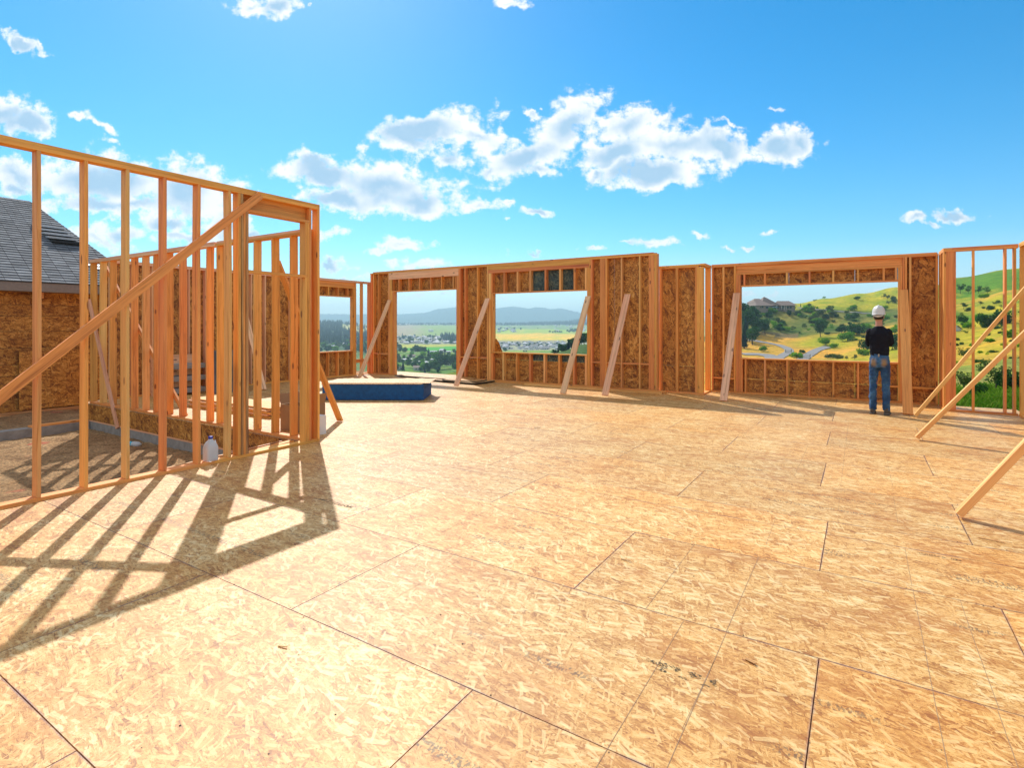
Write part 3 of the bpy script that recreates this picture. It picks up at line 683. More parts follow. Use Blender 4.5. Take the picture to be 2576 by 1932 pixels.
# flat sheets near the doorway
for i, (c_, u, L, W, z, lab) in enumerate((((-11.55, 11.20), (1, .03), 2.06, 1.02, .006, 'lowest flat strand board sheet of the loose pile by the doorway'), ((-10.25, 11.32), (1, -.06), 2.06, .95, .030, 'middle strand board sheet of the loose pile by the doorway, dark edged'),
                                           ((-11.3, 11.55), (1, -.03), 2.5, .7, .054, 'topmost strand board sheet of the loose pile by the doorway'), ((-9.3, 11.25), (1, .10), 1.05, .55, .056, 'small strand board offcut at the right end of the loose pile'))):
    e = empty('loose_sheet', (c_[0], c_[1], 0), label=lab, cat='board sheet', group='flat sheets lying by the doorway')
    rot_stack('edge_layer', c_, u, L, W, z, z + .018, M['blackedge'], e)
    rot_stack('face_layer', (c_[0] + .01, c_[1] + .01), u, L - .02, W - .02, z + .0185, z + .022, M['floor'], e)
# board pile by wall L2
bp = empty('board_pile', (-9.2, 5.5, 0), label='low pile of dark edged boards on the floor behind the stud wall beyond the pit', cat='board pile')
for i in range(5):
    stick('board', bp, (-10.6 + R.uniform(0, .1), -8.1 + R.uniform(-.06, .03)), (5.43 + R.uniform(-.02, .02), 5.95), (.005 + i * .034, .005 + i * .034 + .022), 'lumber' if i % 2 == 0 else 'lumber_grey')
for i in range(4): stick('spacer', bp, (-10.5, -8.16), (5.47, 5.9), (.028 + i * .034, .038 + i * .034), M['blackedge'])
# cardboard box with open flaps
cb = empty('cardboard_box', (-6.88, 5.16, 0), rz=.05, label='open brown cardboard box with a white label behind the near wall end', cat='box')
def loc_box(name, parent, x, y, z, m, cuts=None):
    bm = bmesh.new(); add_box(bm, x[0], x[1], y[0], y[1], z[0], z[1]); bmesh.ops.bevel(bm, geom=bm.edges[:], offset=.0015, segments=1, affect='EDGES')
    return link(name, bm_mesh(bm, name), m, parent)
for n, x, y in (('front_panel', (-.24, .24), (-.20, -.195)), ('back_panel', (-.24, .24), (.195, .20)), ('side_panel', (-.24, -.235), (-.194, .194)), ('side_panel', (.235, .24), (-.194, .194))):
    fp_ = loc_box(n, cb, x, y, (.002, .37), M['card'])
    if n == 'front_panel': front_ = fp_
loc_box('bottom_panel', cb, (-.234, .234), (-.194, .194), (.003, .008), M['card'])
for sx, ang in ((-1, 60), (1, 75)):
    bm = bmesh.new(); add_box(bm, 0, .16, -.19, .19, -.002, .002)
    o = link('flap', bm_mesh(bm, 'flap'), M['card'], cb); o.location = (sx * .24, 0, .372); o.rotation_euler = (0, math.radians(-ang if sx > 0 else -(180 - ang)), 0)
loc_box('label', front_, (-.02, .06), (-.203, -.2005), (.26, .35), M['white'])
wc = empty('carton', (-6.42, 5.05, 0), label='small white carton with red print behind the near wall end', cat='carton')
wb_ = loc_box('carton_body', wc, (-.10, .10), (-.07, .07), (0, .26), M['white']); loc_box('red_print', wb_, (-.04, .05), (-.0725, -.0705), (.05, .14), M['redink'])

def lathe(name, prof, m, parent=None, seg=28, square=0.0, smooth=True):
    bm = bmesh.new(); rings = []
    for (r, z) in prof:
        ring = []
        for k in range(seg):
            a = 2 * math.pi * k / seg; c, s = math.cos(a), math.sin(a)
            q = 1.0
            if square: q = 1 / (abs(c) ** 6 + abs(s) ** 6) ** (1 / 6); q = 1 + (q - 1) * square
            ring.append(bm.verts.new((r * c * q, r * s * q, z)))
        rings.append(ring)
    for a, b_ in zip(rings, rings[1:]):
        for k in range(seg): bm.faces.new([a[k], a[(k + 1) % seg], b_[(k + 1) % seg], b_[k]])
    bm.faces.new(rings[0][::-1]); bm.faces.new(rings[-1])
    return link(name, bm_mesh(bm, name, smooth), m, parent)
m, t, b = mat('milky_plastic', .35, (.80, .84, .86)); b.inputs['Transmission Weight'].default_value = .45; b.inputs['Subsurface Weight'].default_value = .0; M['jug'] = m
m, t, b = mat('water', .05, (.85, .93, .95)); b.inputs['Transmission Weight'].default_value = .9; b.inputs['IOR'].default_value = 1.33; M['water'] = m
jug = empty('water_jug', (-6.045, 3.345, T), label='translucent plastic water jug with a blue cap standing on the near wall bottom plate', cat='jug')
jb_ = lathe('jug_body', [(.055, 0), (.066, .006), (.068, .03), (.068, .128), (.066, .15), (.056, .18), (.038, .208), (.022, .226), (.020, .245)], M['jug'], jug, 36, square=.55)
lathe('cap', [(.0225, .238), (.0235, .24), (.0235, .262), (.021, .265)], M['cap'], jug, 24)
bm = bmesh.new()
for k in range(9):
    a = math.pi * k / 8; 
pts = [(.045 + .022 * math.sin(math.pi * k / 8), .222 - .085 * k / 8) for k in range(9)]
prev = None
for (x, z) in pts:
    ring = [bm.verts.new((x * .72 + .007 * math.cos(q) * .8, .045 * .7 + .007 * math.sin(q), z)) for q in [2 * math.pi * j / 8 for j in range(8)]]
    if prev:
        for j in range(8): bm.faces.new([prev[j], prev[(j + 1) % 8], ring[(j + 1) % 8], ring[j]])
    prev = ring
link('handle', bm_mesh(bm, 'handle', True), M['jug'], jb_)
bt = empty('plastic_bottle', (-6.18, 4.86, 0), label='clear plastic bottle with a cyan label behind the near wall end post', cat='bottle')
lathe('bottle_body', [(.03, 0), (.034, .01), (.034, .15), (.02, .19), (.012, .2)], M['jug'], bt, 20); lathe('label', [(.0345, .10), (.0348, .102), (.0348, .145), (.0345, .147)], M['cyan'], bt, 20)
b2 = empty('crushed_bottle', (-10.25, 4.38, -.47), rz=.4, label='crushed water bottle with a blue wrapper lying in the dirt pit', cat='bottle')
o = lathe('bottle_body', [(.02, -.13), (.045, -.10), (.040, -.04), (.048, .02), (.044, .09), (.02, .14)], M['jug'], b2, 12); o.rotation_euler = (0, math.pi / 2, 0)
o = lathe('wrapper', [(.047, -.075), (.048, -.07), (.047, -.015), (.046, -.01)], M['cyan'], b2, 12); o.rotation_euler = (0, math.pi / 2, 0)
# small debris on the floor
def splinter(x, y, L, a, w, lab, m='lumber_bark', z=.004):
    d = (math.cos(a) * L / 2, math.sin(a) * L / 2)
    tag(beam('wood_splinter', None, (x - d[0], y - d[1], z), (x + d[0], y + d[1], z + .004), (0, 0, 1), .004, w, m), lab, 'splinter')
splinter(-2.31, 1.62, .05, .25, .006, 'dark thin splinter on the near floor left of centre'); splinter(-1.03, 1.41, .045, -.5, .006, 'dark thin splinter at the bottom edge of the floor')
splinter(-1.28, 3.4, .07, -.15, .006, 'thin dark splinter beside the third long seam'); splinter(-4.02, 7.04, .10, .4, .03, 'dark wood chip on the far bright floor', z=.012)
splinter(-.42, 2.68, .05, -.4, .012, 'reddish chip on a long seam near the smudged print'); splinter(.06, 2.05, .12, -.55, .006, 'thin straw-coloured splinter on the near right floor', 'lumber')
splinter(.78, 5.1, .14, -.2, .01, 'reddish splinter under the nearest right brace'); splinter(-5.93, 3.0, .06, .9, .008, 'small splinter at the foot of the near wall')
bm = bmesh.new()
for i in range(140):
    x, y = R.choice((R.uniform(-5.8, 2.1), R.uniform(-3, 1.5))), R.uniform(.9, 9)
    k = round((y - .834) / 1.0235); 
    if R.random() < .6: y = .834 + 1.0235 * k + R.choice((-.012, .012))
    s = R.uniform(.003, .005)
    bmesh.ops.create_icosphere(bm, subdivisions=1, radius=s, matrix=Matrix.Translation((x, y, .001)) @ Matrix.Scale(.4, 4, (0, 0, 1)))
for k in range(-13, 6):
    x0 = -.563 + .4065 * k
    for q in range(60):
        y = -1.0 + q * .22 + R.uniform(-.03, .03)
        if -5.9 < x0 < 2.2 and R.random() < .7 and .7 < y < 11: bmesh.ops.create_icosphere(bm, subdivisions=1, radius=R.uniform(.0022, .0036), matrix=Matrix.Translation((x0 + R.uniform(-.008, .008), y, .0006)) @ Matrix.Scale(.3, 4, (0, 0, 1)))
tag(link('nail_heads', bm_mesh(bm, 'nail_heads'), M['ink']), 'nail heads and specks scattered over the strand board floor', 'nails', kind='stuff')

# ------------------------------------------------------------------ PIT, foundation
def grid_sheet(name, x0, x1, y0, y1, nx, ny, zf, m):
    bm = bmesh.new(); V = [[bm.verts.new((x0 + (x1 - x0) * i / nx, y0 + (y1 - y0) * j / ny, zf(x0 + (x1 - x0) * i / nx, y0 + (y1 - y0) * j / ny))) for j in range(ny + 1)] for i in range(nx + 1)]
    for i in range(nx):
        for j in range(ny): bm.faces.new([V[i][j], V[i + 1][j], V[i + 1][j + 1], V[i][j + 1]])
    return link(name, bm_mesh(bm, name, True), m)
def dz(x, y): return -.5 + .035 * noise.noise(Vector((x * 1.3, y * 1.3, 0))) + .02 * noise.noise(Vector((x * 5, y * 5, 3))) + .012 * noise.noise(Vector((x * 14, y * 14, 5))) + (max(0, (x + 6.9)) * .15 if x > -6.9 else 0)
tag(grid_sheet('dirt_ground', -12.7, -6.12, -6, 4.655, 150, 230, dz, M['dirt']), kind='structure')
tag(grid_sheet('dirt_ground', -26, -12.7, -8, 16, 90, 140, lambda x, y: -.42 + .05 * noise.noise(Vector((x, y, 0))) + .02 * noise.noise(Vector((x * 4, y * 4, 0))), M['dirt']), kind='structure')
fo = empty('foundation', (-9.3, 4.66, -.5), label='concrete foundation and strand board rim under the stud wall beyond the pit', cat='foundation')
stick('footing_wall', fo, (-13.0, -6.2), (4.648, 4.85), (-.62, -.352), M['concrete']); stick('sill_plate', fo, (-12.95, -6.2), (4.645, 4.76), (-.350, -.322), 'lumber_grey')
for i in range(4): sheet('rim_board', fo, (-13.0 + 1.72 * i, -13.0 + 1.72 * (i + 1) - .004), (4.640, 4.655), (-.3215, -.019), m='sheath', swap=False)
f2 = empty('foundation', (-6.13, 1, -.5), label='strand board rim closing the floor edge under the tall near stud wall', cat='foundation')
sheet('rim_board', f2, (-6.125, -6.108), (-4, 4.635), (-.55, -.019), m='sheath')
cu = empty('concrete_curb', (-12.65, 2, -.5), label='low concrete curb along the left side of the dirt pit', cat='curb')
stick('curb_wall', cu, (-12.85, -12.62), (-5.9, 4.636), (-.60, -.345), M['concrete']); stick('sill_plate', cu, (-12.80, -12.66), (3.75, 4.6), (-.343, -.31), 'lumber')
tag(beam('ledger_board', None, (-6.62, 1.9, -.17), (-6.50, 4.55, -.06), (0, 0, 1), .085, .035, 'lumber_bark'), 'dark edged timber lying in the pit along the near wall', 'timber')
tag(beam('ledger_board', None, (-6.42, 3.9, -.07), (-6.36, 4.6, -.02), (1, 0, 0), .09, .03, 'lumber'), 'short splintered timber end beside the near wall bottom plate', 'timber')
for i, (x, y, a, s) in enumerate(((-7.3, 1.3, .3, .12), (-7.45, 1.2, 1.2, .08))):
    tag(beam('torn_paper', None, (x, y, -.455), (x + s, y + s * .4, -.44), (0, 1, .3), .07, .004, M['white']), ('larger' if i == 0 else 'smaller') + ' scrap of white paper in the pit at the lower left', 'paper')
# tarp and grey blocks deep behind the studs
tp = empty('covered_pallet', (-12.3, 7.0, 0), label='pale grey slabs and a draped tarp by the far left wall, seen through the studs', cat='pallet')
for i in range(3): stick('slab', tp, (-12.82, -12.3), (6.0 + .02 * i, 6.7), (.05 + .26 * i, .15 + .26 * i), M['concrete'])
stick('pallet_leg', tp, (-12.8, -12.7), (5.8, 6.8), (0, .86), 'lumber_grey')
bm = bmesh.new()
for i in range(13):
    for j in range(9):
        s, q = i / 12, j / 8
        bm.verts.new((-12.25 + .30 * q + .05 * math.sin(9 * s), 6.7 + .75 * s, .95 * (1 - q) ** 1.3 + .04 * noise.noise(Vector((s * 5, q * 4, 1)))))
bm.verts.ensure_lookup_table()
for i in range(12):
    for j in range(8): bm.faces.new([bm.verts[i * 9 + j], bm.verts[(i + 1) * 9 + j], bm.verts[(i + 1) * 9 + j + 1], bm.verts[i * 9 + j + 1]])
bmesh.ops.solidify(bm, geom=bm.faces[:], thickness=.01)
link('tarp', bm_mesh(bm, 'tarp', True), M['tarp'], tp).location = (12.3, -7.0, 0)

# ------------------------------------------------------------------ NEIGHBOUR HOUSE
nh = empty('house', (-16.5, 2, -.4), label='unfinished neighbouring house with a grey shingle hip roof and bare strand board walls', cat='house')
EX, EZ, SL, RXx = -15.0, 2.44, .667, -18.5
EY, RY, EY0 = 6.72, 5.46, -7.0
zr = EZ + SL * (EX - RXx)
bm = bmesh.new(); uvl = bm.loops.layers.uv.new('UVMap')
n = 36; sl = math.hypot(1, SL) * (EX - RXx)
for i in range(n):   # overlapping shingle courses on the slope facing us
    a, c_ = i / n, (i + 1) / n
    def pt(tt, up, y): 
        x = EX + (RXx - EX) * tt; z = EZ + (zr - EZ) * tt
        return Vector((x + up * .55, y, z + up * .83))
    y1a, y1b = EY + (RY - EY) * a, EY + (RY - EY) * c_
    q = [pt(a, .018, EY0), pt(a, .018, y1a), pt(c_ + .004, .004, y1b), pt(c_ + .004, .004, EY0)]
    f = bm.faces.new([bm.verts.new(p) for p in q])
    for l, (u, v) in zip(f.loops, ((EY0, a * sl), (y1a, a * sl), (y1b, c_ * sl), (EY0, c_ * sl))): l[uvl].uv = (u + .13 * (i % 2), v)
    f2_ = bm.faces.new([bm.verts.new(p) for p in (pt(a, .0, EY0), pt(a, .0, y1a), pt(a, .018, y1a), pt(a, .018, EY0))])
    for l in f2_.loops: l[uvl].uv = (0, 0)
BX = RXx - (EX - RXx)
def quad(ps, sc=1):
    f = bm.faces.new([bm.verts.new(p) for p in ps])
    for l in f.loops: l[uvl].uv = (l.vert.co.x, l.vert.co.y)
quad([(EX, EY, EZ), (RXx, RY, zr), (BX, EY, EZ)][::-1]); quad([(BX, EY0, EZ), (BX, EY, EZ), (RXx, RY, zr), (RXx, EY0, zr)])
me = bm_mesh(bm, 'roof'); ro = link('roof', me, M['shingle'], nh, loc=-Vector(nh.location))
def nb(name, x, y, z, m): 
    o = stick(name, None, x, y, z, m); o.parent = nh; o.matrix_basis = Matrix.Translation(-Vector(nh.location)) @ o.matrix_basis; return o
nb('fascia', (EX - .03, EX - .002), (EY0, EY), (EZ - .20, EZ - .012), M['fascia']); de_ = nb('drip_edge', (EX - .03, EX + .012), (EY0, EY), (EZ - .011, EZ + .012), M['dripedge'])
nb('soffit', (EX - .45, EX - .032), (EY0, EY - .1), (EZ - .2, EZ - .18), M['fascia'])
zz = [-.5, .02, .42, .66, 1.02, 1.38, 1.72, 1.96, EZ - .16]
for a, c_ in zip(zz, zz[1:]):
    o = sheet('wall_panel', nh, (EX - .45, EX - .43), (EY0, EY - .4), (a, c_ - .008), m='sheath', swap=False); 
o = sheet('wall_panel', nh, (BX + .4, EX - .452), (EY - .42, EY - .40), (-.5, EZ - .17), m='sheath')
nb('wall_core', (BX + .5, EX - .455), (EY0, EY - .43), (-.5, EZ - .2), M['blackedge'])
nb('knee_bracket', (EX - .43, EX - .1), (4.62, 4.70), (EZ - .34, EZ - .21), 'lumber_red')
nb('roof_knee', (EX - .42, EX - .34), (4.62, 4.70), (EZ - .62, EZ - .2), 'lumber_red')
nb('skirt_board', (EX - .40, EX - .34), (EY0, EY), (-.46, -.36), 'lumber_bark')
o = sheet('leaning_sheet', None, (EX - .36, EX - .345), (4.35, 6.3), (-.33, .95), m='sheath', swap=False, rnd=.9)
tag(o, 'loose strand board sheet standing against the neighbouring house wall', 'board sheet')
# bundles left on the roof
def roofz(x): return EZ + SL * (EX - x)
for i in range(5):
    x = -17.25 + .16 * i + 0.0; z = roofz(x) + .05
    o = beam('shingle_bundle', None, (x, 5.15 + .04 * i, z), (x, 5.78 + .03 * i, z), (1, 0, -.1), .20, .05, M['slat'] if i < 4 else M['blackedge'])
    tag(o, ('topmost', 'second', 'third', 'fourth', 'lowest, dark')[i] + ' of the five shingle bundles laid on the neighbouring roof', 'shingles', group='bundles on the neighbouring roof')
for i in range(3):
    x = -15.75 + .12 * i; z = roofz(x) + .03
    tag(beam('roof_slat', None, (x, 5.75 + .08 * i, z), (x, 6.05 + .09 * i, z), (1, 0, -.6), .07, .02, M['slat']), ('upper', 'middle', 'lower')[i] + ' of three pale slats near the eave of the neighbouring roof', 'slat', group='pale slats on the neighbouring roof')
# ------------------------------------------------------------------ PERSON
def tube(bm, pts, seg=20):
    """pts: (x,y,z, rx, ry) rings; ring plane is perpendicular to the path"""
    P = [Vector(p[:3]) for p in pts]; prev = None
    for i, p in enumerate(pts):
        d = (P[min(i + 1, len(P) - 1)] - P[max(i - 1, 0)]).normalized()
        ref = Vector((0, 1, 0)) if abs(d.y) < .8 else Vector((1, 0, 0))
        a = (ref.cross(d)).normalized(); b_ = d.cross(a).normalized()
        ring = [bm.verts.new(P[i] + a * math.cos(2 * math.pi * k / seg) * p[3] + b_ * math.sin(2 * math.pi * k / seg) * p[4]) for k in range(seg)]
        if prev:
            for k in range(seg): bm.faces.new([prev[k], prev[(k + 1) % seg], ring[(k + 1) % seg], ring[k]])
        else: bm.faces.new(ring[::-1])
        prev = ring
    bm.faces.new(prev)
def blob(bm, c, r, sub=3):
    bmesh.ops.create_icosphere(bm, subdivisions=sub, radius=1, matrix=Matrix.Translation(c) @ Matrix.Diagonal((*r, 1)))
def finish(o, vox=.012, sm=6, disp=None):
    md = o.modifiers.new('r', 'REMESH'); md.mode = 'VOXEL'; md.voxel_size = vox; md.use_smooth_shade = True
    md = o.modifiers.new('s', 'SMOOTH'); md.factor = .5; md.iterations = sm
    if disp:
        for (tex, st) in disp:
            md = o.modifiers.new('d', 'DISPLACE'); md.texture = tex; md.strength = st; md.mid_level = .5
    return o
def dtex(name, typ='CLOUDS', s=.08):
    t_ = bpy.data.textures.new(name, typ); 
    if hasattr(t_, 'noise_scale'): t_.noise_scale = s
    return t_
m, t, b = mat('skin', .5, (.50, .24, .16)); b.inputs['Subsurface Weight'].default_value = .1; b.inputs['Subsurface Radius'].default_value = (.02, .008, .004); M['skin'] = m
m, t, b = mat('charcoal_knit', .95, (.010, .011, .018)); n = t.noise(t.coord('Object'), 220, 2); bump(t, b, n, .3, .002); b.inputs['Specular IOR Level'].default_value = .2; M['knit'] = m
m, t, b = mat('blue_denim', .85)
v = t.coord('Object'); n1 = t.noise(v, 5.5, 4, .6); n2 = t.noise(v, 140, 2)
c = t.ramp(n1, [(.34, (.004, .025, .08)), (.5, (.014, .07, .18)), (.68, (.07, .19, .34))])
sx = t.sxyz(v)
rs_ = t.math('MULTIPLY', t.math('MULTIPLY', t.math('SUBTRACT', 1.0, t.mrange(t.math('ABSOLUTE', t.math('SUBTRACT', sx[2], .885)), .03, .09)), t.math('SUBTRACT', 1.0, t.mrange(t.math('ABSOLUTE', t.math('SUBTRACT', t.math('ABSOLUTE', sx[0]), .085)), .02, .06))), t.mrange(n1, .38, .52))
c = t.mixc(t.math('MULTIPLY', rs_, .75), c, (.42, .24, .05))
c = t.mixc(t.math('MULTIPLY', n2, .3), c, (.02, .05, .12)); t.l.new(c, b.inputs['Base Color']); bump(t, b, n1, .5, .01); M['denim'] = m
M['boot'] = simple('dusty_grey_boot', (.10, .085, .07), .8, 25, .4); M['helmet'] = simple('white_hard_hat', (.62, .62, .60), .35)
M['hair'] = simple('black_hair', (.012, .010, .010), .6, 90, .5); M['leather'] = simple('denim_label', (.42, .36, .26), .7)
pr = bpy.data.meshes.new('person')
bm = bmesh.new()
blob(bm, (0, .005, 1.665), (.074, .092, .108)); blob(bm, (0, .055, 1.615), (.055, .06, .06)); tube(bm, [(0, -.01, 1.44, .066, .062), (0, -.005, 1.50, .060, .060), (0, .0, 1.58, .056, .058), (0, .005, 1.63, .055, .058)])
blob(bm, (-.078, .0, 1.655), (.012, .022, .034), 2); blob(bm, (.078, .0, 1.655), (.012, .022, .034), 2)
blob(bm, (0, .105, 1.65), (.013, .022, .024), 2); blob(bm, (0, .098, 1.607), (.026, .008, .007), 2)   # nose, mouth
for sx_ in (-1, 1): blob(bm, (sx_ * .032, .088, 1.675), (.013, .010, .009), 2)
tube(bm, [(0, 0, .95, .12, .09), (0, 0, 1.10, .125, .09), (0, 0, 1.30, .15, .10), (0, -.01, 1.42, .14, .085), (0, -.01, 1.47, .07, .06)])
for s in (-1, 1):
    tube(bm, [(s * .145, -.01, 1.42, .042, .042), (s * .180, .0, 1.30, .036, .036), (s * .184, .05, 1.20, .032, .032)])
    tube(bm, [(s * .184, .05, 1.20, .032, .032), (s * .10, .17, 1.20, .030, .028), (-s * .03, .185, 1.235, .025, .020)])
    tube(bm, [(s * .085, 0, .96, .075, .075), (s * .09, 0, .5, .05, .05), (s * .10, -.01, .10, .035, .035)])
    # hand: palm, four fingers, thumb, wrapped on the opposite upper arm
    px = -s * .06; hy = .185; hz = 1.24
    tube(bm, [(-s * .03, hy, hz, .024, .018), (-s * .07, hy - .005, hz + .008, .036, .015), (-s * .115, hy - .02, hz + .015, .038, .013)], 14)
    for k, (L, dzv) in enumerate(((.066, .030), (.074, .011), (.069, -.008), (.054, -.026))):
        a0 = Vector((-s * .115, hy - .02, hz + .015 + dzv)); a1 = a0 + Vector((-s * L * .55, -.012, .004)); a2 = a1 + Vector((-s * L * .45, -.035, 0))
        tube(bm, [(*a0, .0095, .009), (*a1, .0085, .008), (*a2, .0072, .007)], 8)
    tube(bm, [(-s * .06, hy + .0, hz + .035, .012, .011), (-s * .085, hy + .012, hz + .065, .010, .009), (-s * .11, hy + .008, hz + .080, .0085, .008)], 8)
pme = bm_mesh(bm, 'person', True); pe = link('person', pme, M['skin']); finish(pe, .0065, 2)
pe.location = (.285, 11.25, 0); pe.rotation_euler = (0, math.radians(-.8), math.radians(-7)); pe.scale = (.88, .92, 1)
tag(pe, 'man seen from behind in white hard hat, black shirt and blue jeans, arms crossed', 'person')
def pc(name, bm, m, **k):
    o = link(name, bm_mesh(bm, name, True), m, pe)
    if k: finish(o, **k)
    return o
# shirt
bm = bmesh.new()
tube(bm, [(0, .005, 1.005, .158, .108), (0, .0, 1.06, .160, .112), (0, .0, 1.16, .158, .112), (0, -.005, 1.27, .168, .118), (0, -.01, 1.36, .176, .116), (0, -.01, 1.42, .160, .096), (0, -.008, 1.465, .11, .078), (0, -.006, 1.495, .072, .068)], 28)
for s in (-1, 1):
    ex_ = .190 if s < 0 else .178
    blob(bm, (s * .150, -.008, 1.400), (.064, .064, .062))
    tube(bm, [(s * .148, -.005, 1.405, .060, .062), (s * .172, .0, 1.34, .055, .058), (s * ex_, .02, 1.27, .048, .052), (s * (ex_ + .006), .05, 1.205, .044, .046)])
    blob(bm, (s * ex_, .06, 1.198), (.042, .050, .042))
    tube(bm, [(s * ex_, .06, 1.195, .042, .046), (s * .15, .135, 1.185, .046, .044), (s * .06, .175, 1.205, .040, .036), (-s * .01, .185, 1.225, .034, .028)])
c1, c2 = dtex('folds', 'CLOUDS', .11), dtex('fine_folds', 'CLOUDS', .035)
pc('shirt', bm, M['knit'], vox=.010, sm=5, disp=[(c1, .028), (c2, .006)])
# jeans
bm = bmesh.new()
tube(bm, [(0, .0, 1.035, .150, .105), (0, .0, 1.00, .152, .108), (0, -.008, .93, .166, .122), (0, -.012, .87, .170, .128), (0, -.005, .81, .160, .112)], 28)
for s in (-1, 1):
    blob(bm, (s * .078, -.055, .885), (.078, .070, .085))
    k = .012 if s < 0 else 0
    tube(bm, [(s * .082, -.005, .88, .088, .100), (s * .088, .0, .76, .084, .092), (s * .092 - k, .005, .62, .073, .080), (s * .098 - k, .0, .50, .064, .070), (s * .098 - k * 1.3, -.012, .38, .064, .068), (s * .098 - k * 1.5, -.015, .24, .062, .064), (s * .100 - k * 1.5, -.01, .12, .062, .066), (s * .100 - k * 1.5, -.005, .075, .064, .068)], 22)
pc('jeans', bm, M['denim'], vox=.010, sm=4, disp=[(dtex('denim_folds', 'CLOUDS', .07), .026), (c2, .008)])
bm = bmesh.new(); add_box(bm, -.012, .012, -.128, -.118, .985, 1.03); pc('jeans_label', bm, M['leather'])
for s in (-1, 1):
    bm = bmesh.new(); tube(bm, [(s * .10 - (.018 if s < 0 else 0), -.07, .045, .040, .042), (s * .105 - (.018 if s < 0 else 0), .02, .05, .046, .048), (s * .115 - (.018 if s < 0 else 0), .12, .038, .048, .036), (s * .118 - (.018 if s < 0 else 0), .19, .028, .038, .026)], 16)
    x0 = s * .108 - (.018 if s < 0 else 0); add_box(bm, x0 - .045, x0 + .045, -.09, .205, 0, .022)
    tube(bm, [(x0 - s * .005, -.03, .05, .045, .05), (x0 - s * .007, -.025, .13, .042, .046)], 16)
    pc('boot', bm, M['boot'], vox=.008, sm=3)
# hair, hard hat
bm = bmesh.new(); blob(bm, (0, -.012, 1.675), (.083, .095, .108)); 
for v_ in bm.verts:
    if v_.co.z < 1.618: v_.co.z = 1.618 + (v_.co.z - 1.618) * .25
    if v_.co.y > .05: v_.co.y = .05
pc('hair', bm, M['hair'])
bm = bmesh.new(); n_ = 40; rings = []
for (r, z) in [(.150, 1.692), (.152, 1.698), (.128, 1.706), (.126, 1.735), (.121, 1.770), (.108, 1.803), (.086, 1.828), (.055, 1.845), (.02, 1.852)]:
    ring = []
    for k in range(n_):
        a = 2 * math.pi * k / n_; rr = r
        if r > .14: rr = .134 + .05 * max(0, math.sin(a)) ** 2
        zz_ = z + (.012 if (abs(math.cos(a)) < .22 and z > 1.72) else 0) + (.006 if (.28 < abs(math.cos(a)) < .42 and z > 1.75) else 0)
        ring.append(bm.verts.new((rr * math.cos(a) * .84, rr * math.sin(a) * 1.12 - .005, zz_)))
    rings.append(ring)
for a_, b_ in zip(rings, rings[1:]):
    for k in range(n_): bm.faces.new([a_[k], a_[(k + 1) % n_], b_[(k + 1) % n_], b_[k]])
bm.faces.new(rings[-1]); hh_ = pc('hard_hat', bm, M['helmet'])
bm = bmesh.new(); tube(bm, [(-.08, -.075, 1.685, .010, .004), (-.045, -.110, 1.672, .014, .004), (0, -.120, 1.668, .018, .004), (.045, -.110, 1.672, .014, .004), (.08, -.075, 1.685, .010, .004)], 10); pc('hat_strap', bm, M['helmet']).parent = hh_

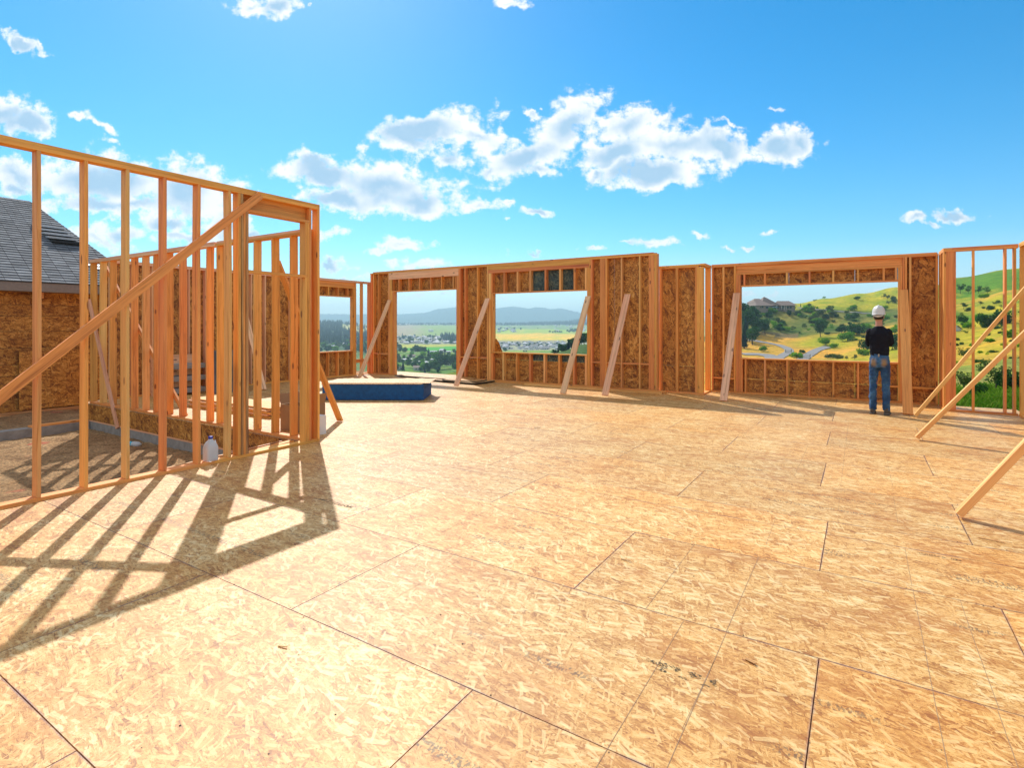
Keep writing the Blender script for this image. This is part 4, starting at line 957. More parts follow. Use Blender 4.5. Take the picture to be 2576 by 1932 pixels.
# ------------------------------------------------------------------ TERRAIN
def yz(d, y): return CH - (y - HY) * d / F
COL = {
 -3000: [(13, -1), (40, -3), (120, -20), (400, -50), (2000, -50), (12000, 60)],
 700: [(13, -1), (40, -3), (60, -8), (200, -33), (400, -50), (650, -56.5), (1400, -56.5), (1900, -50), (3100, yz(3100, 813)), (4000, -10), (5000, 0), (7500, 20), (9000, yz(9000, 796)), (11000, 80)],
 850: [(13, -1), (40, -3), (60, -8), (200, -33), (400, -50), (650, -56.5), (1400, -56.5), (1900, -50), (3100, yz(3100, 813)), (4000, -10), (5000, 0), (7500, 20), (9000, yz(9000, 791)), (11000, 80)],
 940: [(13, -1), (40, -3), (60, -8), (200, -33), (400, -52), (650, -56.5), (1600, -56.5), (2600, -42), (3300, -16), (4400, -3), (5000, 0), (6000, 0), (7500, 20), (9000, yz(9000, 789.5)), (11000, 80)],
 1000: [(13, -1), (34, -3.2), (60, -9), (200, -35), (400, -52), (650, -56.5), (1545, -56.5), (2362, -56.5), (2700, -48), (3300, -30), (4200, -12), (5000, 1), (6000, 0), (7500, 20), (9000, yz(9000, 791)), (11000, 80)],
 1060: [(13, -1), (40, -3.1), (62, -8), (200, -35), (400, -52), (650, -56.5), (1545, -56.5), (2362, -56.5), (2700, -48), (3300, -30), (4200, -12), (5000, 1), (6000, 0), (7500, 20), (9000, yz(9000, 787)), (11000, 80)],
 1110: [(13, -1), (50, -3.0), (72, -7), (200, -33), (400, -52), (650, -56.5), (1545, -56.5), (2362, -56.5), (2700, -48), (3300, -30), (4200, -12), (5000, 1), (6000, 0), (7500, 20), (9000, yz(9000, 777)), (11000, 90)],
 1150: [(13, -1), (50, -2.75), (76, -6), (200, -30), (400, -52), (650, -56.5), (1545, -56.5), (2362, -56), (2700, -48), (3300, -30), (4200, -12), (5000, 1), (6000, 0), (7500, 20), (9000, yz(9000, 773)), (11000, 90)],
 1240: [(13, -1), (50, -2.9), (90, -9), (200, -29), (400, -50), (650, -56.5), (1750, -56.5), (2100, -50), (2600, -46), (3200, -26), (4500, -6), (5500, 2), (6500, 0), (7800, 20), (9000, yz(9000, 775)), (11000, 90)],
 1285: [(13, -1), (50, -2.9), (90, -9), (200, -27), (400, -48), (650, -56.5), (1750, -56.5), (2100, -49), (2600, -43), (3200, -26), (4500, -6), (5500, 2), (6500, 0), (7800, 20), (9000, yz(9000, 771.5)), (11000, 90)],
 1330: [(13, -1), (50, -2.9), (90, -8), (200, -24), (400, -44), (650, -56.5), (1750, -56.5), (2100, -49), (2600, -43), (3200, -26), (4500, -6), (5500, 3), (6500, 0), (7800, 20), (9000, yz(9000, 776)), (11000, 90)],
 1345: [(13, -1), (50, -2.9), (90, -8), (200, -23), (400, -43), (650, -56.5), (1750, -56.5), (2100, -49), (2600, -43), (3200, -26), (4500, -6), (5500, 3), (6500, 0), (7800, 20), (9000, yz(9000, 773.5)), (11000, 90)],
 1365: [(13, -1), (50, -2.9), (90, -8), (200, -21), (300, -24), (450, -44), (650, -56.5), (1750, -56.5), (2100, -49), (2600, -43), (3200, -26), (4500, -5), (5500, 4), (6500, 0), (7800, 20), (9000, yz(9000, 774)), (11000, 90)],
 1385: [(13, -1), (50, -2.9), (90, -7), (200, -14), (300, -16), (450, -40), (650, -56.5), (1750, -56.5), (2100, -49), (2600, -44), (3200, -28), (4500, -4), (5500, 6), (6500, 0), (7800, 20), (9000, yz(9000, 778)), (11000, 90)],
 1410: [(13, -1), (50, -2.9), (90, -6.5), (200, -12), (300, -13.2), (450, -36), (650, -56.5), (1750, -56.5), (2100, -49), (2600, -46), (3200, -30), (4500, -3), (5500, 9), (6500, 20), (7800, 40), (9000, yz(9000, 775.5)), (11000, 90)],
 1470: [(13, -1), (50, -2.6), (90, -5.5), (200, -7.5), (300, -9.3), (450, -32), (650, -56.5), (1750, -56.5), (2100, -51), (2600, -48), (3200, -34), (4500, -3), (5500, 14), (6500, 60), (7800, 90), (9000, yz(9000, 787)), (11000, 90)],
 1600: [(13, -1), (50, -2.6), (90, -5), (200, -8), (300, -12), (450, -30), (650, -56), (2000, -56), (5000, 10), (9000, 150), (11000, 80)],
 1780: [(13, -1), (50, -5), (100, -9), (250, -18), (350, -17), (430, -8), (500, -10), (800, -56), (2000, -56), (5000, 10), (9000, 80), (11000, 60)],
 1863: [(13, -1), (50, -5), (100, -8.5), (300, -16.9), (370, -12), (400, yz(400, 846)), (405, yz(405, 838)), (440, .8), (485, yz(485, 777)), (540, 15), (700, -20), (1500, -60), (5000, 0), (9000, 40), (11000, 40)],
 1945: [(13, -1), (50, -5), (100, -8.5), (300, -16.9), (370, -12), (400, yz(400, 848)), (405, yz(405, 842)), (440, .8), (485, yz(485, 776)), (545, 16.5), (700, 0), (1500, -40), (5000, 0), (11000, 40)],
 1996: [(13, -1), (50, -5), (100, -8.5), (300, -16.9), (370, -11.5), (405, yz(405, 847)), (412, yz(412, 842)), (440, 1.2), (485, yz(485, 777)), (560, yz(560, 762)), (700, 18), (1500, -20), (11000, 40)],
 2080: [(13, -1), (50, -5), (100, -8.5), (300, -16.9), (360, -11), (405, -4.5), (440, 1.2), (485, yz(485, 779)), (560, yz(560, 751)), (640, 30), (1500, 0), (11000, 40)],
 2170: [(13, -1), (50, -5), (100, -8.8), (250, -14.3), (330, -12), (390, -4), (440, 3), (485, yz(485, 785)), (560, yz(560, 738)), (640, 35), (1500, 0), (11000, 40)],
 2258: [(13, -1), (50, -4.3), (90, -6.8), (200, -10.5), (260, -9.5), (330, -5.3), (390, .5), (440, 7), (485, yz(485, 778)), (560, yz(560, 723)), (640, 42), (1500, 10), (11000, 40)],
 2400: [(13, -1.1), (18, -1.15), (40, -2.6), (80, -3.4), (130, -1.8), (200, 3.6), (300, yz(300, 757)), (450, yz(450, 698)), (560, 42), (1500, 20), (11000, 40)],
 2560: [(13, -1.1), (20, -1.35), (40, -2.3), (80, -2.2), (130, 1.2), (200, 8.2), (300, yz(300, 722)), (450, yz(450, 674)), (600, 48), (1500, 20), (11000, 40)],
 2900: [(13, -1.1), (20, -1.3), (40, -2.0), (80, -1), (130, 4), (200, 14), (300, 32), (450, 70), (600, 75), (1500, 20), (11000, 40)],
 6000: [(13, -1.1), (60, 0), (300, 20), (600, 50), (11000, 40)],
}
CK = sorted(COL)
def prof_z(p, d):
    if d <= p[0][0]: return p[0][1]
    if d >= p[-1][0]: return p[-1][1]
    for (a, za), (b_, zb) in zip(p, p[1:]):
        if d <= b_:
            tt = (math.log(d) - math.log(a)) / (math.log(b_) - math.log(a)); return za + (zb - za) * tt
def terr(x, d):
    x = max(CK[0], min(CK[-1], x))
    for a, b_ in zip(CK, CK[1:]):
        if x <= b_:
            s = (x - a) / (b_ - a); s = s * s * (3 - 2 * s) if (b_ - a) < 200 else s
            z = prof_z(COL[a], d) * (1 - s) + prof_z(COL[b_], d) * s; break
    X, Y = wpos(x, d)
    amp = min(6.0, max(0, d - 20) * .0045) if d < 5500 else 9.0
    if 500 < d < 2000 and x < 1600: amp *= .25
    z += amp * noise.noise(Vector((X / 60, Y / 60, 0))) * .5 + min(1.2, d * .002) * noise.noise(Vector((X / 14, Y / 14, 1))) * (.5 if d > 100 else 1)
    if d > 6500: z += (d - 6500) / 2500 * (12 * noise.noise(Vector((X / 260, Y / 260, 0))) + 22 * noise.noise(Vector((X / 900, Y / 900, 4))))
    return z
def wpos(x, d):
    a = (x - HX) / F * d
    return FX[0] * d + RX[0] * a, FX[1] * d + RX[1] * a
def lerp(a, b_, t_): t_ = max(0, min(1, t_)); return tuple(p + (q - p) * t_ for p, q in zip(a, b_))
def landcol(x, d, z):
    X, Y = wpos(x, d); y = HY - F * (z - CH) / d
    n1 = noise.noise(Vector((X / 45, Y / 45, 2))); n2 = noise.noise(Vector((X / 12, Y / 12, 7))); n3 = noise.noise(Vector((X / 160, Y / 160, 9)))
    if x > 1700:
        gold, green, ygr, brown = (.60, .33, .06), (.10, .22, .015), (.43, .37, .025), (.22, .15, .08)
        if d < 60: return lerp((.16, .24, .03), (.36, .30, .10), .5 + n2 * 1.3)
        if x > 2270: return lerp(lerp(ygr, gold, .35 + n1 * 1.4 + n2 * .7 + (.25 if d < 150 else 0)), green, n3 * 2 + .35 + n2)
        if d < 402 - (4 if x > 1950 else 0): return lerp(gold, lerp(ygr, green, .2), (.12 + n1 * 1.5 + (x - 2040) / 330))
        if d < 414 and x < 2010: return brown
        if d < 487: return lerp(lerp((.17, .18, .045), (.36, .27, .06), .35 + n1 * 1.3), (.07, .13, .02), .40 + n2 * 1.5)
        return lerp(lerp(ygr, (.46, .38, .04), .45 + n1 * 1.6), (.22, .30, .015), .3 + n2)
    if d < 62: return lerp((.30, .32, .04), (.16, .20, .03), .5 + n2)
    if x > 1340 and d < 500: return lerp((.05, .10, .02), (.14, .20, .03), .3 + n2 + (d - 330) / 200)
    if d < 640: return lerp((.20, .24, .04), (.06, .12, .02), .5 + n2)
    if x < 960:
        if d < 1250: return lerp((.08, .16, .04), (.22, .24, .08), .3 + n1)
        if d > 2500 and 860 < x < 960 and y > 816: return (.42, .40, .18)
        if d < 6000: return (.05, .10, .04)
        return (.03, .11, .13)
    if x < 1200:
        if d < 1230: return lerp((.10, .22, .025), (.26, .30, .08), .3 + n1 * 1.5)
        if d < 1420 + (x - 1100) * .6: return (.06, .34, .02)
        if d < 1600: return (.42, .42, .08)
        if d < 2550: return lerp((.34, .31, .28), (.30, .34, .20), .5 + n1)
        if d < 4700: return lerp((.40, .31, .24), (.26, .36, .09), (x - 1020) / 60 + n1 * .8)
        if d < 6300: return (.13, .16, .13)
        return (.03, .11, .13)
    if d < 1240: return lerp((.26, .36, .04), (.12, .24, .03), .4 + n1 * 1.5)
    if d < 1760: return lerp((.36, .34, .32), (.34, .36, .22), .3 + n1)
    if d < 1900: return lerp((.40, .36, .16), (.36, .30, .24), .5 + n1 * 2)
    if d < 2700: return lerp((.88, .50, .03), (.58, .50, .03), .35 + n1 * 1.2 + n3)
    if d < 3200: return lerp((.28, .46, .03), (.46, .48, .08), .4 + n1)
    if d < 4500: return lerp((.16, .30, .09), (.30, .34, .22), .4 + n1 * 1.5)
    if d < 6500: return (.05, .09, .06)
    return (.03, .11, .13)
def build_terrain():
    xs = [-2800, -2000, -1400, -900, -500, -200, 0, 200, 400, 560, 680] + [700 + 5 * i for i in range(0, 165)] + [1530 + 30 * i for i in range(10)] + [1826 + 5 * i for i in range(0, 162)] + [2660, 2740, 2840, 3000, 3300, 3800, 4600, 5600, 6800]
    ds = [-300, -60, 0.01]; d = 13.2
    while d < 11500: ds.append(d); d *= 1.021 if 300 < d < 520 else 1.034
    me = bpy.data.meshes.new('ground'); V = []; Fc = []; Cc = []
    for d in ds:
        for x in xs:
            if d < 1: 
                w = (x - HX) / F * 13.2 * (1 if d > -1 else 3 if d > -100 else 12)
                V.append((FX[0] * d + RX[0] * w, FX[1] * d + RX[1] * w, -1.6)); Cc.append((.35, .27, .14, 1))
            else:
                X, Y = wpos(x, d); z = terr(x, d); V.append((X, Y, z)); Cc.append((*landcol(x, d, z), 1))
    n = len(xs)
    for j in range(len(ds) - 1):
        for i in range(n - 1): Fc.append((j * n + i, j * n + i + 1, (j + 1) * n + i + 1, (j + 1) * n + i))
    me.from_pydata(V, [], Fc); ca = me.color_attributes.new('land', 'FLOAT_COLOR', 'POINT')
    flat = []
    for c_ in Cc: flat.extend((c_[0], c_[1], c_[2] * .8, 1))
    ca.data.foreach_set('color', flat)
    me.polygons.foreach_set('use_smooth', [True] * len(me.polygons))
    return link('ground', me, M['land'])
gr = build_terrain(); tag(gr, kind='structure')
def hit(x, y, dmin=20, dmax=9000):
    """distance at which the ground is seen at that picture height"""
    d = dmin; best = None
    while d < dmax:
        if HY - F * (terr(x, d) - CH) / d <= y: return d
        d *= 1.01
    return dmax
def roadpath(name, pts, w, label=None):
    """pts: list of (x,y) picture columns/heights turned into ground points"""
    P = []
    dense = []
    for (a, b_) in zip(pts, pts[1:]):
        for i in range(8): dense.append((a[0] + (b_[0] - a[0]) * i / 8, a[1] + (b_[1] - a[1]) * i / 8))
    dense.append(pts[-1])
    for (x, y) in dense:
        d = hit(x, y, 150); X, Y = wpos(x, d); P.append(Vector((X, Y, 0)))
    for _ in range(4): P = [P[0]] + [(P[i - 1] + P[i] * 2 + P[i + 1]) / 4 for i in range(1, len(P) - 1)] + [P[-1]]
    bm = bmesh.new(); prev = None
    for i, p in enumerate(P):
        dd = (P[min(i + 1, len(P) - 1)] - P[max(0, i - 1)]).normalized(); nn = Vector((-dd.y, dd.x, 0))
        row = []
        for k in range(5):
            q = p + nn * w * (k / 4 - .5); dep = q.x * FX[0] + q.y * FX[1]; la = q.x * RX[0] + q.y * RX[1]
            row.append(bm.verts.new((q.x, q.y, terr(HX + F * la / dep, dep) + .35)))
        if prev:
            for k in range(4): bm.faces.new([prev[k], prev[k + 1], row[k + 1], row[k]])
        prev = row
    o = link(name, bm_mesh(bm, name, True), M['asphalt']); tag(o, kind='structure'); return o
roadpath('road', [(1868, 893), (1890, 893), (1925, 894), (1945, 900), (1950, 906)], 9)
roadpath('road', [(1950, 906), (1968, 897), (1986, 887), (1984, 880), (1965, 871), (1940, 866), (1910, 861), (1885, 857)], 5)
roadpath('road', [(2018, 906), (2035, 894), (2055, 882), (2075, 876), (2085, 874)], 5.5)
roadpath('road', [(2008, 776), (2040, 779), (2080, 782), (2130, 786), (2160, 789), (2200, 791)], 3.5)

# ------------------------------------------------------------------ TREES
def leafquads(bm, c, r, n, s, rng, flat=.75, mi=0, hollow=.35):
    for _ in range(n):
        while True:
            p = Vector((rng.uniform(-1, 1), rng.uniform(-1, 1), rng.uniform(-1, 1)))
            if hollow < p.length < 1: break
        p = Vector((p.x * r[0], p.y * r[1], p.z * r[2])) + Vector(c)
        a = Vector((rng.gauss(0, 1), rng.gauss(0, 1), rng.gauss(0, .8))).normalized(); b_ = a.orthogonal().normalized() * s * rng.uniform(.6, 1.3)
        a = a.cross(b_).normalized() * s * rng.uniform(.5, 1.1)
        f = bm.faces.new([bm.verts.new(p + q) for q in (-a - b_ * .6, a * .3 - b_, a + b_ * .4, b_ - a * .5)]); f.material_index = mi
def trunkmesh(bm, h, r, rng, mi=0, limbs=5, top=.75):
    def tb(p0, p1, r0, r1, seg=7):
        d = (p1 - p0).normalized(); a = d.orthogonal().normalized(); b_ = d.cross(a)
        A = [bm.verts.new(p0 + (a * math.cos(2 * math.pi * k / seg) + b_ * math.sin(2 * math.pi * k / seg)) * r0) for k in range(seg)]
        B = [bm.verts.new(p1 + (a * math.cos(2 * math.pi * k / seg) + b_ * math.sin(2 * math.pi * k / seg)) * r1) for k in range(seg)]
        for k in range(seg): bm.faces.new([A[k], A[(k + 1) % seg], B[(k + 1) % seg], B[k]]).material_index = mi
    p = Vector((0, 0, -.3)); q = Vector((rng.uniform(-.05, .05) * h, rng.uniform(-.05, .05) * h, h * top * .5)); tb(p, q, r, r * .7)
    w = Vector((q.x * 1.3, q.y * .8, h * top)); tb(q, w, r * .7, r * .25)
    for i in range(limbs):
        s = q + (w - q) * rng.uniform(0, .8); an = rng.uniform(0, 6.28); tb(s, s + Vector((math.cos(an), math.sin(an), .9)) * h * .22, r * .4, r * .12, 5)
def proto(kind, seed):
    """returns (trunk mesh, crown mesh) for height 1-ish units in metres"""
    rng = random.Random(seed); bt_ = bmesh.new(); bc = bmesh.new()
    if kind == 'broad':
        h = 12; trunkmesh(bt_, h, .32, rng, limbs=6)
        for i in range(13):
            a = rng.uniform(0, 6.28); rr = rng.uniform(0, 3.2); z = rng.uniform(4.2, 10.6); sc = 1.25 - abs(z - 7) / 7
            leafquads(bc, (math.cos(a) * rr * sc, math.sin(a) * rr * sc, z), (1.9 * sc + .4, 1.9 * sc + .4, 1.5), 105, .34, rng)
        leafquads(bc, (0, 0, 7), (3.2, 3.2, 3.6), 260, .4, rng, hollow=.2)
    elif kind == 'conifer':
        h = 16; trunkmesh(bt_, h, .26, rng, limbs=0, top=.95)
        for i in range(30):
            z = 1.8 + (h - 2.0) * i / 30; R_ = (1 - (z / h)) ** .8 * 3.1 + .25
            for k in range(13):
                a = rng.uniform(0, 6.28); L = R_ * rng.uniform(.6, 1.1); wd = .32 + .12 * L
                p0 = Vector((0, 0, z + .35)); p1 = Vector((math.cos(a) * L, math.sin(a) * L, z - .28 * L)); sd = Vector((-math.sin(a), math.cos(a), 0)) * wd
                bc.faces.new([bc.verts.new(q) for q in (p0, p0 * .45 + p1 * .55 - sd + Vector((0, 0, .12)), p1, p0 * .45 + p1 * .55 + sd)])
                bc.faces.new([bc.verts.new(q) for q in (p0 - Vector((0, 0, .5)), p0 * .4 + p1 * .6 - sd * .7 - Vector((0, 0, .4)), p1 * .9, p0 * .4 + p1 * .6 + sd * .7 - Vector((0, 0, .3)))])
    elif kind == 'bush':
        h = 4; trunkmesh(bt_, h, .09, rng, limbs=7, top=.6)
        for i in range(9):
            a = rng.uniform(0, 6.28); rr = rng.uniform(.2, 1.7)
            leafquads(bc, (math.cos(a) * rr, math.sin(a) * rr, rng.uniform(.7, 2.8)), (1.1, 1.1, .9), 95, .20, rng)
    elif kind == 'scrub':
        h = 4; trunkmesh(bt_, h, .10, rng, limbs=14, top=.7)
        for i in range(8):
            a = rng.uniform(0, 6.28); rr = rng.uniform(.3, 1.5)
            leafquads(bc, (math.cos(a) * rr, math.sin(a) * rr, rng.uniform(1.3, 3.4)), (.9, .9, .6), 48, .16, rng, hollow=.1)
    return bm_mesh(bt_, 'trunk'), bm_mesh(bc, 'crown')
PR = {}
for kind, seeds in (('broad', (1, 2, 3)), ('conifer', (4, 5)), ('bush', (6, 7, 8)), ('scrub', (9, 10))):
    for s_ in seeds:
        tm, cm = proto(kind, s_); tm.materials.append(M['bark'])
        for lm in ('leaf_dark', 'leaf_bright', 'leaf_olive', 'needles'):
            c2_ = cm.copy(); c2_.materials.append(M[lm]); PR[kind, s_, lm] = (tm, c2_)
HTS = dict(broad=12.5, conifer=16, bush=4.0, scrub=4.0)
def plant(kind, leaf, x, d, h, label, cat, group, name, wide=1.0, parts=True, sink=.0):
    s_ = R.choice([k[1] for k in PR if k[0] == kind and k[2] == leaf]); tm, cm = PR[kind, s_, leaf]
    X, Y = wpos(x, d); z = terr(x, d) - .15 - sink; s = h / HTS[kind]
    e = bpy.data.objects.new(name, None if parts else cm); C.objects.link(e)
    e.location = (X, Y, z); e.rotation_euler = (0, 0, R.uniform(0, 6.28)); e.scale = (s * wide, s * wide, s)
    tag(e, label, cat, group)
    if parts:
        for nm, me in (('trunk', tm), ('crown', cm)):
            o = bpy.data.objects.new(nm, me); C.objects.link(o); o.parent = e
    return e
# hillside right: (x, y of base, height px, kind, leaf, label)
BR, DK, OL, ND = 'leaf_bright', 'leaf_dark', 'leaf_olive', 'needles'
HILL = [
 (1872, 878, 46, 'conifer', ND, 1.3, 'dark fir at the left edge of the big window, above the road bend'), (1866, 832, 62, 'broad', DK, .9, 'tall dark tree left of the house on the hill'),
 (1880, 840, 58, 'broad', DK, .8, 'dark tree below the left end of the hilltop house'), (1897, 828, 50, 'broad', DK, .8, 'dark leafy tree right of the tall dark tree under the house'),
 (1893, 868, 40, 'broad', DK, 1.3, 'rounded dark green tree beside the road bend'), (1885, 862, 30, 'broad', OL, 1.2, 'olive green tree behind the rounded tree at the road bend'),
 (1876, 850, 44, 'conifer', ND, 1.2, 'dark pointed tree in the cluster at the left of the big window'), (1902, 845, 38, 'broad', DK, 1.0, 'dark tree at the lower right of the left cluster'),
 (1925, 842, 34, 'broad', DK, .9, 'dark blue green tree right of the left cluster'), (1918, 826, 22, 'bush', DK, 1.1, 'low dark bush on the slope under the house'),
 (1985, 797, 18, 'broad', DK, 1.1, 'dark round bush on the slope below the garage'), (2036, 777, 14, 'bush', OL, 1.0, 'grey green round tree right of the house drive'),
 (2056, 779, 8, 'bush', BR, .9, 'small bright shrub on the drive edge beyond the round tree'), (2014, 774, 10, 'conifer', ND, .8, 'tiny pointed conifer by the hilltop house drive'),
 (2064, 848, 44, 'broad', DK, .9, 'big dark tree in the middle of the big window'), (2072, 836, 36, 'broad', DK, 1.0, 'dark tree behind the big dark tree in the middle'),
 (2075, 870, 22, 'bush', BR, 1.4, 'bright green shrub under the big dark tree'), (2097, 877, 15, 'bush', BR, 1.2, 'small bright round shrub right of the second road'),
 (1920, 885, 14, 'bush', BR, 1.0, 'bright yellow green shrub between the road bends'), (2003, 904, 20, 'bush', BR, 1.3, 'bright green bush at the sill between the two roads'),
 (2090, 903, 16, 'bush', OL, 1.5, 'dull green bush low in the window left of the man'), (2108, 903, 15, 'bush', OL, 1.4, 'dull green bush at the sill nearer the man'),
 (2150, 846, 36, 'bush', DK, 1.3, 'dark bush cluster left of the man\'s head'), (2132, 858, 26, 'bush', BR, 1.4, 'bright bush below the dark cluster left of the man'),
 (2118, 838, 22, 'bush', DK, 1.2, 'dark bush up slope left of the man'), (2172, 838, 28, 'bush', BR, 1.3, 'green bush behind the man\'s left shoulder'),
 (2140, 806, 18, 'bush', DK, 1.3, 'grey green bush on the upper slope left of the hard hat'), (2155, 800, 14, 'bush', DK, 1.2, 'dark bush just left of the hard hat'),
 (2190, 798, 10, 'bush', BR, 1.5, 'low bright bush beside the hard hat'), (2104, 800, 10, 'bush', DK, 1.2, 'small bush under the upper drive'), (2086, 790, 8, 'bush', BR, 1.5, 'low bright bush along the upper drive'),
 (2048, 800, 14, 'bush', BR, 1.3, 'bright bush below the round tree on the drive'), (2030, 788, 9, 'bush', BR, 1.6, 'low bright bush left of the upper drive'), (2006, 790, 8, 'bush', OL, 1.6, 'low olive bush under the garage end'),
 (2180, 884, 34, 'bush', DK, 1.0, 'dark bush against the man\'s left hip'), (2172, 895, 22, 'bush', BR, 1.1, 'bright bush low beside the man\'s left elbow'), (2246, 880, 46, 'bush', DK, 1.0, 'dark tall bush right of the man\'s waist'),
 (2252, 842, 22, 'bush', BR, 1.4, 'bright bush right of the man\'s shoulder'), (2150, 905, 14, 'scrub', OL, 1.1, 'twiggy shrub at the sill left of the man'), (2130, 905, 10, 'scrub', OL, 1.1, 'small twiggy shrub at the sill'),
 (2224, 752, 12, 'scrub', OL, 1.0, 'lone shrub on the hill above the man'), (2232, 755, 14, 'scrub', DK, 1.0, 'second shrub on the hill above the man'), (2236, 768, 11, 'scrub', OL, 1.2, 'low shrub on the slope right of the hard hat'),
 (2250, 765, 20, 'bush', DK, .8, 'dark shrub at the right edge of the big window'), (2202, 729, 8, 'scrub', DK, 1.1, 'small tree on the skyline above the man'), (2232, 724, 6, 'scrub', DK, 1.1, 'tiny tree on the skyline right of the man'), (2092, 748, 4, 'scrub', DK, 1.4, 'tiny shrub on the skyline left of the man'),
 (2416, 740, 26, 'scrub', DK, .8, 'tall dark shrub left of the thin stud on the open panel'), (2436, 738, 20, 'scrub', DK, .9, 'dark shrub touching the thin stud'), (2462, 738, 20, 'scrub', DK, 1.0, 'dark shrub right of the thin stud'), (2484, 738, 18, 'scrub', DK, 1.1, 'dark shrub in the upper middle of the right panel view'),
 (2476, 750, 14, 'bush', BR, 1.3, 'bright shrub under the dark upper shrubs'), (2424, 778, 18, 'scrub', DK, 1.0, 'shrub on the dark bank left of the stud'), (2466, 768, 12, 'scrub', OL, 1.1, 'small pale shrub on the hill at the right'), (2492, 780, 14, 'bush', DK, 1.2, 'low dark shrub on the bank at the right'),
 (2422, 812, 24, 'bush', DK, .9, 'dark round bush above the white shed'), (2436, 828, 20, 'bush', BR, 1.1, 'bright bush right of the white shed'), (2478, 824, 40, 'bush', DK, .9, 'big dark bush behind the upper brace'), (2500, 820, 34, 'bush', OL, 1.1, 'olive bush between the studs at the right'), (2462, 806, 20, 'bush', BR, 1.1, 'green bush left of the big dark bush'),
 (2528, 815, 40, 'bush', DK, 1.1, 'dark bush near the right wall'), (2540, 850, 22, 'bush', BR, 1.3, 'bright bush near the right wall'), (2490, 862, 14, 'bush', BR, 1.8, 'spreading bright shrub in the middle of the right slope'), (2450, 872, 12, 'bush', BR, 2.0, 'spreading bright shrub left on the right slope'),
 (2424, 905, 34, 'scrub', OL, 1.2, 'twiggy olive shrub on the left of the panel view'), (2460, 912, 12, 'bush', DK, 2.0, 'low dark shrub between the two braces'), (2500, 888, 10, 'bush', DK, 2.0, 'low spreading shrub between the studs'),
 (2425, 985, 60, 'scrub', OL, 1.1, 'large twiggy shrub low on the left of the right panel view'), (2462, 1000, 50, 'bush', DK, .8, 'dark leafy shrub by the foot of the thin stud'), (2505, 985, 72, 'scrub', OL, 1.1, 'large brownish shrub between the thin and thick studs'), (2548, 985, 66, 'bush', DK, .9, 'dark shrub between the thick stud and the end stud'), (2480, 940, 40, 'scrub', OL, 1.4, 'brown shrub behind the lower brace'),
 (2405, 870, 10, 'bush', OL, 1.5, 'low olive shrub beside the white shed')]
for (x, y, hp, kind, leaf, wd, lab) in HILL:
    d = hit(x, y, 18 if y > 920 else 60); h = hp * d / F
    nm = 'tree' if kind in ('broad', 'conifer') else 'shrub'
    plant(kind, leaf, x, d, h * (1.05 if x > 1950 else 1.25), lab, nm, 'trees and shrubs on the right hillside', nm, wide=wd * 1.0)
# smaller filler shrubs on the right hill
for i in range(160):
    if i < 100: x = R.uniform(1875, 2110) if i < 80 else R.uniform(2080, 2260); y = R.uniform(781, 843)
    elif i < 112: x = R.uniform(2010, 2260); y = R.uniform(745, 900)
    else: x = R.uniform(2400, 2570); y = R.uniform(760, 930)
    d = hit(x, y, 60)
    if d < 55: continue
    hp = R.uniform(7, 17) * (1.0 if i < 100 else .75)
    plant(R.choice(('bush', 'bush', 'scrub')), R.choice((DK, DK, OL, BR) if i < 100 else (OL, BR, DK)), x, d, hp * d / F, 'one of the many low shrubs scattered over the dry right hillside', 'shrub', 'low shrubs on the right hillside', 'hillside_shrub', wide=R.uniform(1.0, 1.5), parts=False)
# dark trees on the near spur in the middle window
for (x, d, h, kind) in ((1396, 300, 5, 'broad'), (1404, 305, 6, 'conifer'), (1412, 300, 7, 'broad'), (1420, 310, 8, 'broad'), (1430, 300, 8, 'conifer'), (1438, 305, 9, 'broad'), (1446, 300, 8, 'broad'), (1454, 300, 9, 'conifer'), (1462, 300, 10, 'broad'), (1470, 300, 10, 'broad')):
    plant(kind, DK if kind == 'broad' else ND, x, d, h * .8, 'dark tree on the near spur at the lower right of the middle window', 'tree', 'dark trees on the near spur', 'tree', wide=1.4, parts=True, sink=1)
